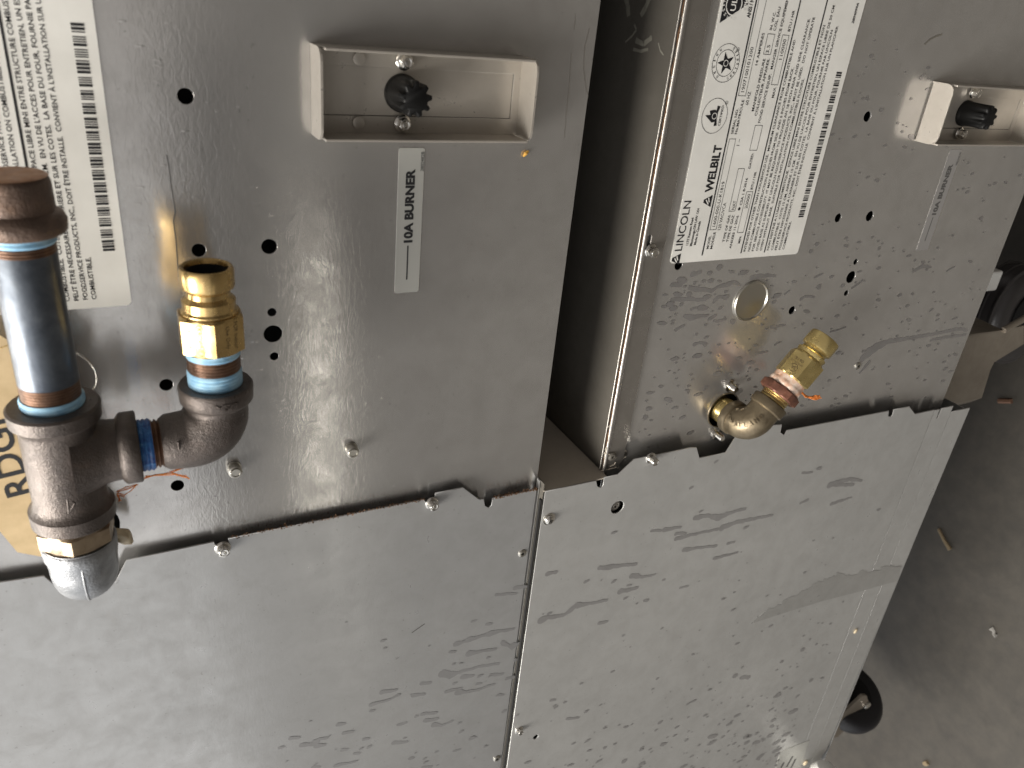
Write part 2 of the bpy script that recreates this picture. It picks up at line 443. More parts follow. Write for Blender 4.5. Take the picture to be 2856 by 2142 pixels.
# hole pattern of the rear panel, upper oven coordinates
H = [(-0.0373, -0.0109, .0036), (-0.1102, -0.0109, .0034), (-0.1101, -0.0451, .0040), (-0.1467, -0.0450, .0024),
     (-0.1594, -0.0450, .0050), (-0.1730, -0.0452, .0024), (-0.1826, 0.0109, .0034)]
def holes_for(dz, extra):
    return [circ(x, z + dz, r, 24) for x, z, r in H] + [circ(x, z, r, 24) for x, z, r in extra]
e1 = W(495, 1354, 0)
up_extra = [(e1.x, e1.z, .0035), (-0.264, 0.0575, 0.0150)]
e2 = D(1466, 573)
lo_extra = [(e2.x, e2.z, .0034), (-0.264, -0.3925, 0.0150)]
# window behind the knob box, so that the box floor plate shows
plate('back_panel', [(X_TOP, 0.1655), (X_TOP, -0.2265), (-0.33, -0.2265), (-0.33, 0.1655)], holes_for(0, up_extra), 0.0, TH, SHEET, UP, bev=0.0001)
plate('back_panel', [(X_TOP, -0.2846), (X_TOP, -0.683), (-0.33, -0.683), (-0.33, -0.2846)], holes_for(-PITCH, lo_extra), 0.0, TH, SHEET, LO, bev=0.0001)
for o_, z1, z0 in ((UP, 0.165, -0.2235), (LO, -0.2875, -0.680)):
    bm = bmesh.new(); box(bm, -0.9, 0.39, 0.012, 1.0, z0, z1); obj('inner_body', bm, BLACKIN, o_)
    # folded side flanges of the rear panel
    bm = bmesh.new(); box(bm, -0.33, X_TOP, 0.0014, 0.030, z0 - 0.0028, z0 - 0.0018); obj('panel_flange', bm, SHEET, o_)

# --- covers: the sheets on the picture's lower side, edge with tabs and notches
def WL(pts, Y=YC): return [(W(x, y, Y).x, W(x, y, Y).z) for x, y in pts]
ledgeU = WL([(-700, 1765), (-200, 1664), (0, 1624), (122, 1606), (176, 1652), (186, 1654), (322, 1622), (352, 1563), (597, 1511), (600, 1519), (640, 1521), (636, 1503), (1183, 1393), (1194, 1411), (1211, 1409), (1214, 1376), (1292, 1360), (1336, 1393), (1350, 1392), (1353, 1411), (1363, 1417), (1371, 1409), (1374, 1391), (1497, 1365)], YU)
ledgeU[0] = (ledgeU[0][0], 0.35)
zs = -0.2253
outer = [(x, max(z, zs)) for x, z in ledgeU] + [(-0.95, zs), (-0.95, 0.35)]
rivU = [D(1128, 1195, YU), D(1073, 1638, YU)]
plate('side_cover', outer, [circ(p.x, p.z, 0.0022, 16) for p in rivU], YU, TH, SHEET3, UP, bev=0.0003)
ledgeL = WL([(1512, 1372), (1662, 1339), (1665, 1354), (1668, 1358), (1676, 1359), (1681, 1352), (1684, 1331), (1722, 1323), (1768, 1280), (1814, 1270), (1830, 1268), (1925, 1247), (1942, 1247), (1950, 1276), (2023, 1262), (2068, 1190), (2180, 1183), (2176, 1205), (2186, 1213), (2194, 1200), (2196, 1199), (2478, 1145), (2476, 1160), (2482, 1162), (2488, 1158), (2492, 1142), (2535, 1133), (2551, 1154)])
ledgeL[0] = (ledgeL[0][0], -0.2275)
x_end = ledgeL[-1][0]
outer = ledgeL + [(x_end, -0.6550), (-0.95, -0.6550), (-0.95, -0.2275)]
g1 = D(1333, 1095, YC); g2 = D(1157, 1591, YC)
rivL = [D(1998, 995, YC)]
hs = [circ(g1.x, g1.z, 0.0058, 24), circ(g2.x, g2.z, 0.0026, 16)] + [circ(p.x, p.z, 0.0022, 16) for p in rivL if p.z > -0.655]
plate('side_cover', outer, hs, YC - 0.0006, TH, SHEET2, LO, bev=0.0003)
# two narrower sheets step back along the cover's lower border
xs_ = W(2560, 1155, YC).x
plate('cover_lip', [(xs_, -0.6557), (xs_ + 0.0005, -0.663), (xs_ - 0.010, -0.6635), (xs_ - 0.010, -0.6655), (xs_ + 0.0005, -0.666), (xs_ + 0.001, -0.6830), (-0.95, -0.6830), (-0.95, -0.6557)], [], YC - 0.0005, TH, SHEET2, LO, bev=0.0001)
plate('corner_trim', [(xs_ - 0.006, -0.6837), (xs_ - 0.006, -0.7127), (-0.60, -0.7095), (-0.806, -0.7063), (-0.815, -0.702), (-0.95, -0.702), (-0.95, -0.6837)], [], YC - 0.0004, TH, SHEET2, LO, bev=0.0001)
bm = bmesh.new(); box(bm, -0.95, xs_ - .012, YC + 0.0009, YC + 0.0014, -0.690, -0.650); obj('border_backing', bm, DARKSTEEL, LO)
# folded edges of covers: faces towards +X that close the gap between ovens, and side returns
bm = bmesh.new()
xg = ledgeL[1][0]
box(bm, xg - 0.0011, xg, YC + 0.0006, 0.30, -0.2815, -0.2268); obj('gap_closer', bm, CLOSER, LO)
bm = bmesh.new(); box(bm, -0.95, -0.3105, YC + 0.0, 0.30, -0.7118, -0.7108); obj('cover_return', bm, SHEET2, LO)
bm = bmesh.new(); box(bm, -0.95, -0.292, YU + 0.0012, -0.0015, -0.2262, -0.2254); obj('cover_return', bm, SHEET2, UP)
bm = bmesh.new(); box(bm, -0.95, -0.292, YC + 0.001, 0.012, -0.2273, -0.2266); obj('cover_return', bm, DARKSTEEL, LO)
# thin black strip set in the slit between the two covers
bm = bmesh.new(); box(bm, -0.95, xg - 0.008, YC + 0.0006, YC + 0.003, -0.22655, -0.2254); obj('slit_strip', bm, BLACKIN, LO)

# --- top of the lower oven seen through the gap, rolled edge and edge strip
bm = bmesh.new(); box(bm, -0.305, 0.42, 0.0015, 0.60, -0.2835, -0.2825); obj('top_cover', bm, DARKSTEEL, LO)
bm = bmesh.new(); box(bm, -0.9, 0.42, 0.56, 0.57, -0.282, -0.226); obj('gap_backing', bm, BLACKIN, LO)
bm = bmesh.new(); lathe(bm, (-0.303, -0.0018, -0.2832), (1, 0, 0), [(0, 0.0017), (0.72, 0.0017)], 16); obj('rolled_edge', bm, STRIP, LO, smooth=40)
bm = bmesh.new(); lathe(bm, (-0.297, -0.0004, -0.2806), (1, 0, 0), [(0, 0.0007), (0.70, 0.0007)], 10); obj('seam_bead', bm, STRIP, LO, smooth=40)
bm = bmesh.new()                                                    # dirty sealant creeping along the seam
pts = [(-0.298 + i * 0.004, -0.0019 + random.uniform(-.0003, .0002), -0.2816 + random.uniform(-.0004, .0004)) for i in range(165)]
tube(bm, pts, [random.uniform(.0003, .0008) for _ in pts], 6); obj('seam_sealant', bm, GRIME, LO, smooth=60)
sl = D(1398, 516)                                                    # slot above the strip's screw
p_ = [(X_TOP, -0.2850), (X_TOP, -0.3005), (-0.262, -0.3005), (-0.290, -0.2998), (-0.2975, -0.2955), (-0.2975, -0.2850)]
spx = D(1401, 529, -0.0025)
plate('edge_strip', p_, [rrect(spx.x - 0.001, spx.x + 0.0065, spx.z - 0.0016, spx.z + 0.0016, 0.0015)], -0.0022, 0.0010, STRIP, LO, bev=0.0003)

# scuffs and dried smears on the dark top seen through the gap
SCUFF = mat('scuff', (0.27, 0.26, 0.22), 0.2, 0.5)
def on_top(px, py, z=-0.2823):
    d = RC.transposed() @ Vector(((px - 1428) / FPX, (py - 1071) / FPX, 1)); return CAM + d * ((z - CAM.z) / d.z)
bm = bmesh.new(); cg0 = crop(0, 0, 1); kk = 350 / 1936.0
for k_, (pts, wd) in enumerate((([(520, -60), (560, 90), (570, 250)], .0045), ([(900, -60), (830, 120), (760, 240)], .0042), ([(660, 380), (690, 460), (620, 560), (520, 650)], .0016), ([(680, 620), (800, 680), (900, 600), (930, 575)], .0035),
                        ([(640, 760), (760, 790), (870, 760)], .0022), ([(1030, 660), (1060, 780), (1110, 850)], .0012))):
    P = [on_top(1650 + x * kk, y * kk, -0.2823 + k_ * 1e-5) for x, y in pts]
    for a_, b_ in zip(P, P[1:]):
        t_ = (b_ - a_); n_ = Vector((-t_.y, t_.x, 0)).normalized() * wd / 2
        f = bm.faces.new([bm.verts.new(q_) for q_ in (a_ + n_, b_ + n_ * .8, b_ - n_ * .8, a_ - n_)]); f.normal_update()
        if f.normal.z < 0: f.normal_flip()
    for v_ in bm.verts: pass
obj('scuff_marks', bm, SCUFF, LO, kind='stuff')

# --- water marks --------------------------------------------------------------
NST = [0]
def stroke(bm, pts, Y, n=7):
    """pts = [(x, z, r)]: flat blob with wavy outline"""
    NST[0] += 1; Y = Y - (NST[0] % 13) * 8e-6
    P = []
    for (x0, z0, r0), (x1, z1, r1) in zip(pts, pts[1:]):
        k = max(2, int(math.hypot(x1 - x0, z1 - z0) / 0.0022))
        for i in range(k):
            t = i / k; s_ = t * t * (3 - 2 * t)
            P.append((x0 + (x1 - x0) * t, z0 + (z1 - z0) * t, r0 + (r1 - r0) * s_))
    P.append(pts[-1])
    q = random.uniform(0, 9); P2 = []
    for i, (x, z, r) in enumerate(P):
        P2.append((x + 0.00025 * math.sin(q + i * 1.1), z, r * (1 + 0.13 * math.sin(q * 3 + i * 1.9) + random.uniform(-.08, .08))))
    P = P2
    dx, dz_ = P[-1][0] - P[0][0], P[-1][1] - P[0][1]
    l = math.hypot(dx, dz_) or 1e-6; dx /= l; dz_ /= l
    left, right = [], []
    for i, (x, z, r) in enumerate(P):
        a_ = P[max(0, i - 1)]; b_ = P[min(len(P) - 1, i + 1)]
        tx, tz = b_[0] - a_[0], b_[1] - a_[1]; tl = math.hypot(tx, tz) or 1e-6; tx /= tl; tz /= tl
        left.append((x - tz * r, z + tx * r)); right.append((x + tz * r, z - tx * r))
    x, z, r = P[0]; a0 = math.atan2(right[0][1] - z, right[0][0] - x)
    start = [(x + r * math.cos(a0 - math.pi * i / 6), z + r * math.sin(a0 - math.pi * i / 6)) for i in range(1, 6)]
    x, z, r = P[-1]; a1 = math.atan2(left[-1][1] - z, left[-1][0] - x)
    end = [(x + r * math.cos(a1 - math.pi * i / 6), z + r * math.sin(a1 - math.pi * i / 6)) for i in range(1, 6)]
    V = lambda p: bm.verts.new((p[0], Y, p[1]))
    lv = [V(p) for p in left]; rv = [V(p) for p in right]
    for i in range(len(lv) - 1): bm.faces.new((rv[i], rv[i + 1], lv[i + 1], lv[i]))
    s_ = [V(p) for p in start]; e_ = [V(p) for p in end]
    bm.faces.new([rv[0]] + s_ + [lv[0]]); bm.faces.new([lv[-1]] + e_ + [rv[-1]])
def strokes(c, s, data, Y, bm):
    for st in data:
        if len(st) == 1: x, y, r = st[0]; st = [(x - r * .7, y + r * .3, r * .8), (x + r * .8, y - r * .3, r * .6)]
        pts = []
        for x, y, r in st:
            p = c(x, y, Y); q = c(x, y + r, Y); rr = abs(q.x - p.x)
            pts.append((p.x, p.z, rr * 1.12))
        if abs(pts[0][0] - pts[-1][0]) + abs(pts[0][1] - pts[-1][1]) < 1e-5: continue
        stroke(bm, pts, Y)
cA = crop(1200, 1500, 0.387)
A_R = [[(845,262,12),(905,248,10)],[(1115,320,8),(1140,305,8)],[(1220,220,10),(1290,212,16),(1380,200,9),(1480,190,9)],[(1450,278,15),(1490,276,14),(1530,285,7),(1620,265,6)],[(1370,388,15),(1410,380,12),(1490,362,9)],[(1420,345,5),(1450,338,5)],[(800,595,21),(850,575,13),(960,560,10),(1050,490,18),(1150,475,8),(1270,450,9)],[(850,550,8),(870,542,7)],[(1215,615,9),(1275,605,7)],[(1540,455,8),(1565,450,8)],[(1683,303,9)],[(1800,360,6),(1855,350,6)],[(1640,1012,8)],[(1090,1050,8)],[(870,1172,7),(900,1170,6)],[(905,1222,9)],[(985,1305,7),(1070,1298,6)]]
A_L = [[(610,362,13),(695,352,9)],[(475,412,8),(620,402,7)],[(300,603,7),(328,597,6)],[(405,625,8),(440,620,7)],[(185,765,15),(225,755,10),(290,730,16),(350,715,9),(400,700,9),(430,690,18),(500,675,9),(600,658,8)],[(520,750,10),(530,768,14),(560,775,7)],[(565,782,8),(595,780,20),(650,755,7)],[(140,825,8),(178,820,7)],[(280,835,17),(350,822,9),(470,802,8)],[(420,863,9)],[(620,878,10)],[(170,910,8)],[(90,980,20),(150,990,21),(200,972,9),(260,955,9),(350,930,7),(490,908,8)],[(230,1005,13),(305,995,9)],[(435,990,10),(520,982,8)],[(550,1015,8),(600,1005,8)],[(170,1050,7),(190,1045,6)],[(335,1055,6),(370,1048,5)],[(115,1110,10),(220,1085,7)],[(200,1115,16),(250,1112,9),(330,1100,8),(460,1055,6)],[(495,1135,7),(525,1132,6)],[(533,1250,11)]]
cB = crop(700, 1700, 0.3617)
B_L = [[(1010,640,13),(1120,620,8)],[(925,735,15),(980,720,8),(1080,690,8),(1140,660,8)],[(920,782,8),(945,778,8)],[(1315,572,10),(1380,565,9)],[(1250,662,12),(1335,655,8)],[(1320,808,10),(1430,795,8)],[(1340,858,12),(1435,845,9)],[(1410,890,14),(1470,895,7),(1550,862,7)],[(1280,822,10)],[(670,890,12),(720,880,8)],[(715,955,12),(780,942,8)],[(305,995,14),(365,988,9)],[(390,1048,14),(450,1040,9),(490,1030,24),(530,1000,9),(585,990,8)],[(500,1055,14),(570,1045,9)],[(220,1068,8),(250,1062,7)],[(870,1003,9),(905,997,7)],[(1100,1030,12),(1200,1022,8)],[(1185,992,8)],[(1130,890,7),(1195,875,9)],[(705,1085,10),(740,1080,8)],[(795,1112,8),(835,1108,7)],[(650,1205,12),(720,1192,8),(820,1168,5)],[(1225,1150,9),(1250,1145,8)],[(1690,1000,8),(1735,985,6)],[(1560,1092,5),(1610,1080,5)],[(1430,1098,8)],[(1340,1150,9)],[(1610,876,9)],[(1035,297,9)],[(735,97,6)],[(480,1218,10),(530,1214,8)],[(1320,1218,6),(1390,1212,7)]]
cC = crop(1900, 1300, 0.5076)
C_R = [[(75,285,12),(150,272,8),(200,285,14),(290,250,7),(350,235,7)],[(225,340,14),(260,325,11),(300,310,9),(500,270,5)],[(255,425,5),(290,418,5)],[(180,508,7),(310,475,4)],[(815,105,14),(870,85,9),(930,72,8),(990,80,5)],[(830,105,7),(945,102,7)],[(825,208,8),(935,172,4)],[(655,205,6),(695,185,6)],[(665,38,5),(720,35,5)],[(330,1162,8),(370,1160,8)]]
cD = crop(1350, 1000, 0.3617)
D_R = [[(1290,1328,8),(1365,1328,8)],[(1390,1322,14),(1515,1300,8)],[(1480,1350,10),(1555,1348,8)],[(1480,1392,14),(1600,1360,9),(1700,1338,8),(1800,1318,9)],[(1540,1478,14),(1640,1462,8),(1790,1445,8)],[(890,1615,12),(1000,1600,8),(1165,1588,8)],[(1780,800,9),(1800,790,6)],[(1590,1000,9),(1610,992,6)]]
cE = crop(1850, 750, 0.2712)
E_P = [[(270,200,22),(400,215,18),(500,225,16),(560,190,12),(640,165,20),(720,140,20),(790,165,10)],[(910,95,22),(1000,70,20),(1150,70,12)],[(90,320,18),(250,310,18),(430,322,14)],[(530,325,18),(570,290,16),(640,285,14)],[(220,490,20),(300,500,26),(380,490,14),(445,480,14)],[(470,515,14),(540,480,16)],[(550,545,12),(640,515,12)],[(130,630,16),(215,580,10)],[(320,780,16),(380,760,12),(445,770,12)],[(290,420,12),(340,400,10)],[(580,410,12),(610,385,10)],[(780,60,14),(820,25,10)],[(650,235,16)],[(1420,310,16),(1450,285,10),(1550,290,10)],[(100,165,24),(180,165,20)],[(300,60,22),(380,30,18)],[(1110,600,14),(1250,580,10)],[(960,870,12),(1070,850,10)],[(1150,780,10),(1180,760,8)],[(1560,90,12),(1640,45,9)],[(1580,190,12),(1620,165,10)],[(1720,650,8),(1880,600,6)],[(1940,200,9),(2050,120,9)],[(1250,260,9),(1300,225,7)],[(1410,380,9)],[(1860,375,10)],[(1980,500,9)],[(120,930,9)],[(210,915,9)],[(340,680,9)]]
cF = crop(1900, 750, 0.3617)
F_P = [[(1400,690,24),(1450,640,34),(1520,595,28),(1600,560,16),(1850,520,12),(2000,492,10),(2100,470,12),(2160,462,11),(2200,478,9)],[(1380,800,8),(1450,720,12)],[(1900,600,9),(1915,590,8)],[(1820,665,6)]]
cG = crop(2500, 700, 0.3015)
G_P = [[(160,190,10),(240,140,16),(320,152,9)],[(100,50,8),(135,40,8)],[(470,185,7),(540,145,6)],[(280,880,7),(315,870,6)],[(370,640,7),(395,628,6)],[(520,635,8),(565,615,6)],[(490,1115,8),(525,1110,6)],[(330,540,12)],[(320,825,10),(450,800,12),(640,775,9)]]
bmL, bmR, bmP, bmU = bmesh.new(), bmesh.new(), bmesh.new(), bmesh.new()
yL, yR, yP = YU - 0.00012, YC - 0.00072, -0.00012
strokes(cA, .387, A_L, yL, bmL); strokes(cB, .36, B_L, yL, bmL)
strokes(cA, .387, A_R, yR, bmR); strokes(cC, .5, C_R, yR, bmR); strokes(cD, .36, D_R, yR, bmR)
strokes(cE, .27, E_P, yP, bmP); strokes(cF, .36, F_P, yP, bmP); strokes(cG, .3, G_P, yP, bmP)
def specks(bm, n, x0, x1, z0, z1, Y, r0, r1, cond=None, seed=1, lx=0.25):
    rnd = random.Random(seed); c = 0; tries = 0
    while c < n and tries < n * 20:
        tries += 1
        x, z = rnd.uniform(x0, x1), rnd.uniform(z0, z1)
        if cond and not cond(x, z, rnd): continue
        r = r0 + (r1 - r0) * rnd.random() ** 2.5; a_ = rnd.uniform(-0.35, 0.35); el = rnd.uniform(1.1, 2.6); k = 7
        vs = []
        for i in range(k):
            t = 2 * math.pi * i / k; u, v_ = r * el * math.cos(t) * rnd.uniform(.8, 1.15), r * math.sin(t) * rnd.uniform(.8, 1.15)
            # long side runs down (-Z) with a slight lean
            vs.append(bm.verts.new((x + v_ * math.cos(a_) + u * math.sin(a_), Y - 0.00012 - (c % 17) * 6e-6, z + u * math.cos(a_) - v_ * math.sin(a_))))
        f = bm.faces.new(vs); f.normal_update()
        if f.normal.y > 0: f.normal_flip()
        c += 1
plate_clear = lambda x, z, r_: not (x > -0.14 and z > -0.43) and not (x > -0.056 and z < -0.515 and z > -0.64) and not (-0.145 < x < -0.055 and -0.585 < z < -0.56) and not (math.hypot(x + .1705, z + .3925) < .018) and all(math.hypot(x - hx, z + PITCH - hz) > hr + .0035 for hx, hz, hr in H)
specks(bmP, 300, -0.30, 0.02, -0.675, -0.31, yP, 0.0005, 0.0017, plate_clear, 3)
specks(bmP, 90, -0.26, -0.14, -0.42, -0.31, yP, 0.0006, 0.0026, plate_clear, 4)
specks(bmL, 80, -0.75, -0.36, -0.22, -0.02, yL, 0.0005, 0.0018, lambda x, z, r_: r_.random() < (-x - 0.3) * 2 * (1 if z < -0.1 else 0.5), 5)
specks(bmR, 260, -0.84, -0.33, -0.64, -0.23, yR, 0.0005, 0.0019, lambda x, z, r_: r_.random() < (-x - 0.25) * 1.5, 6)
specks(bmR, 460, -0.86, -0.58, -0.62, -0.24, yR, 0.0010, 0.0036, lambda x, z, r_: r_.random() < max(0, (-x - 0.56) * 4), 8)
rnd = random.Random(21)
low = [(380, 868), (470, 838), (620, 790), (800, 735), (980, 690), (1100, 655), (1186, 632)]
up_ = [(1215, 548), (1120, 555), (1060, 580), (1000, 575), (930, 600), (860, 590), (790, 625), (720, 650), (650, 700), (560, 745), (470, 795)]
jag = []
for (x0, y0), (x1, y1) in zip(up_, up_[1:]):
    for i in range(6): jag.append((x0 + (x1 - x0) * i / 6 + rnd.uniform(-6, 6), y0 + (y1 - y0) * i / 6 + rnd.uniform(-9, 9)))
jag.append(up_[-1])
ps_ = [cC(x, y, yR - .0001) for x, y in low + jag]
COVER_SHADOW = sheet_metal('painted_shadow', (0.43, 0.43, 0.42), 0.34, 0.5)  # diagonal shadow on the cover, painted as a darker sheet
plate('shadow_band', [(p.x, p.z) for p in ps_], [], yR - .00008, .00004, COVER_SHADOW, LO)
obj('water_marks', bmL, STAIN3, UP, kind='stuff'); obj('water_marks', bmR, STAIN, LO, kind='stuff')
obj('water_marks', bmP, STAIN2, LO, kind='stuff'); bmU.free()

# --- fasteners ----------------------------------------------------------------
def hex_screw(center, parent, name='hex_screw', r=0.0034, washer=0.0046, h=0.0036, rot=0.3):
    bm = bmesh.new(); c = Vector(center); ax = (0, -1, 0)
    lathe(bm, c, ax, [(0, washer), (0.0006, washer), (0.0010, washer * 0.9), (0.0012, r)], 28)
    hexa(bm, c, ax, 0.0011, 0.0011 + h, r, (math.cos(rot), 0, math.sin(rot)))
    lathe(bm, c, ax, [(0.0011 + h * 0.9, r * 0.72), (0.0011 + h * 1.06, r * 0.66), (0.0011 + h * 1.0, r * 0.45), (0.0011 + h * 0.98, 0)], 20)
    return obj(name, bm, CHROME, parent, smooth=35, origin=c)
def rivet(center, parent):
    bm = bmesh.new(); c = Vector(center)
    lathe(bm, c, (0, -1, 0), [(0, 0.0034), (0.0005, 0.0034), (0.0011, 0.0026), (0.0013, 0.0018), (0.0012, 0.0012)], 24, close1=False)
    o = obj('pop_rivet', bm, RIVET, parent, smooth=40, origin=c)
    bm = bmesh.new(); lathe(bm, c, (0, -1, 0), [(0.0002, 0.00125), (0.00085, 0.00125)], 16); obj('rivet_core', bm, BLACKIN, o)
    return o
def stud_cap(center, parent, h=0.0068):
    bm = bmesh.new(); c = Vector(center)
    lathe(bm, c, (0, -1, 0), [(0, 0.0043), (0.001, 0.0043), (0.0011, 0.0036), (h * .62, 0.0034), (h * .64, 0.0038), (h * .76, 0.0038), (h * .8, 0.0030), (h, 0.0029), (h * 1.0, 0.0021), (h * 0.93, 0.0020), (h * .93, 0)], 28)
    return obj('stud_cap', bm, RIVET, parent, smooth=35, origin=c)
def threaded_stud(center, parent, h=0.007):
    bm = bmesh.new(); c = Vector(center)
    lathe(bm, c, (0, -1, 0), [(0, 0.0052), (0.0010, 0.0052), (0.0012, 0.0038)] + threads(c, (0, -1, 0), 0.0014, h, 0.0031, 0.0012, 0.0005) + [(h + 0.0004, 0.0022), (h + .0004, 0)], 26)
    return obj('threaded_stud', bm, CHROME, parent, smooth=35, origin=c)
hex_screw(D(932, 1086, YU) + Vector((0, -0.0002, 0)), UP, rot=0.4, r=0.0036, h=.004)
hex_screw(D(481, 1183, YU) + Vector((0, -0.0002, 0)), UP, rot=0.1, r=0.0036, h=.004)
hex_screw(D(1405, 989, YC), LO, rot=0.7, r=0.0034, h=.006)
hex_screw(D(1405, 541, -0.0023), LO, rot=0.5, r=0.0036, h=.0045)
# pan head with a cross recess next to the slit
bm = bmesh.new(); c = D(1185, 1120, YC)
lathe(bm, c, (0, -1, 0), [(0, 0.0052), (0.0009, 0.0052), (0.0012, 0.0038), (0.0026, 0.0037), (0.0034, 0.0028), (0.0037, 0.0012), (0.0038, 0)], 28)
ps = obj('pan_screw', bm, CHROME, LO, smooth=35, origin=c)
bm = bmesh.new()
for a_ in (0.3, 0.3 + math.pi / 2):
    ca, sa = math.cos(a_) * .0017, math.sin(a_) * .0017; k_ = 0.00035
    n_ = Vector((-sa, 0, ca)).normalized() * k_
    vs = [Vector((ca, 0, sa)) + n_, Vector((ca, 0, sa)) - n_, Vector((-ca, 0, -sa)) - n_, Vector((-ca, 0, -sa)) + n_]
    yy = c.y - 0.00385 - (0.00003 if a_ > 1 else 0)
    bm.faces.new([bm.verts.new((c.x + q.x, yy, c.z + q.z)) for q in vs])
obj('cross_recess', bm, BLACKIN, ps)
hex_screw(D(1121, 1577, YC - .0006), LO, r=0.0028, washer=0.0040, h=.0026, rot=0.2)
for p in rivU: rivet(p, UP)
rivet(D(1998, 995, YC + 0.0008), LO)
rivet(D(1853, 790, -0.0002), LO)
stud_cap((-0.2409, -0.0002, -0.0196), UP); stud_cap((-0.2410, -0.0002, -0.0884), UP)
threaded_stud((-0.2421, -0.0002, -0.3933), LO); threaded_stud((-0.2864, -0.0002, -0.3919), LO)
# sunk grommet in the round hole of the lower cover
bm = bmesh.new(); c = Vector((g1.x - .0006, YC + 0.0035, g1.z + .0006))
lathe(bm, c, (0, -1, 0), [(0, 0.0058), (0.0004, 0.0056), (0.0006, 0.0042), (0.0016, 0.0038), (0.0018, 0.0026), (0.0024, 0.0022), (0.0024, 0.0012), (0.0010, 0.0011)], 24, close1=False)
obj('sunk_grommet', bm, STRIP, LO, smooth=35)
# strip's lower screw in its slot and the rivet beside it, smeared with sealant
bm = bmesh.new(); c = D(1321, 985, -0.0022)
lathe(bm, c, (0, -1, 0), [(0, 0.0036), (0.0012, 0.0036), (0.0022, 0.0022), (0.0022, 0.001), (0.0012, 0.0009)], 20, close1=False); obj('strip_screw', bm, DARKSTEEL, LO, smooth=35)
c = D(1345, 981, -0.0004); rivet(c, LO)
bm = bmesh.new(); rnd = random.Random(2)
cs = crop(1600, 1180, 0.1567)
for path, r_ in (([(600,75),(640,50),(690,0),(700,-60)], 5), ([(610,420),(640,260),(660,100)], 5), ([(560,470),(610,500),(570,540),(640,560),(690,530)], 9), ([(545,520),(550,600),(560,680),(550,770)], 6),
                 ([(640,770),(720,740),(750,700)], 6), ([(490,850),(620,825),(740,790),(760,770),(800,800)], 7), ([(850,370),(820,450),(800,560),(750,610)], 6), ([(760,770),(800,720),(810,680)], 6),
                 ([(820,640),(870,650),(920,600),(940,530),(930,480)], 5), ([(600,430),(570,450),(620,470),(590,510)], 8)):
    P = []
    for (x0, y0), (x1, y1) in zip(path, path[1:]):
        for i in range(5):
            t = i / 5; P.append(cs(x0 + (x1 - x0) * t + rnd.uniform(-4, 4), y0 + (y1 - y0) * t + rnd.uniform(-4, 4), -0.0026 if x0 < 760 else -0.0008))
    P.append(cs(*path[-1], -0.0026 if path[-1][0] < 760 else -0.0008))
    tube(bm, P, [r_ * 0.00006 * rnd.uniform(.6, 1.4) for _ in P], 6)
obj('sealant_smear', bm, SILI, LO, smooth=60, kind='stuff')

# round bulged knock-out disc
bm = bmesh.new(); c = Vector((-0.1705, -0.0001, -0.3925)); r_ = 0.0160
lathe(bm, c, (0, -1, 0), [(0, r_), (0.0012, r_), (0.0018, r_ - .0004), (0.0018, r_ - 0.0011), (0.0008, r_ - 0.0018), (0.0006, r_ - .004), (0.0010, r_ * 0.4), (0.0011, 0)], 56)
obj('hole_plug', bm, RIVET, LO, smooth=30, origin=c)

# --- knob boxes ---------------------------------------------------------------
BX0, BX1, BZ0, BZ1, BH = -0.0535, -0.0115, -0.1825, -0.0680, 0.0190
def end_wall(z, t, d):
    """upright with rounded outer corners, in the XY plane, thickness t towards d"""
    bm = bmesh.new(); rr = 0.006
    prof = [(BX0, -0.0002), (BX0, -BH + rr)] + [(BX0 + rr - rr * math.cos(R(a_)), -BH + rr - rr * math.sin(R(a_))) for a_ in (30, 60, 90)]
    prof += [(BX1 - rr + rr * math.sin(R(a_)), -BH + rr - rr * math.cos(R(a_))) for a_ in (0, 30, 60, 90)] + [(BX1, -0.0002)]
    f1 = [bm.verts.new((x, y, z)) for x, y in prof]; f2 = [bm.verts.new((x, y, z + t * d)) for x, y in prof]
    bm.faces.new(f1); bm.faces.new(list(reversed(f2)))
    for i in range(len(prof)):
        j = (i + 1) % len(prof); bm.faces.new((f1[i], f2[i], f2[j], f1[j]))
    bmesh.ops.recalc_face_normals(bm, faces=bm.faces)
    return bm
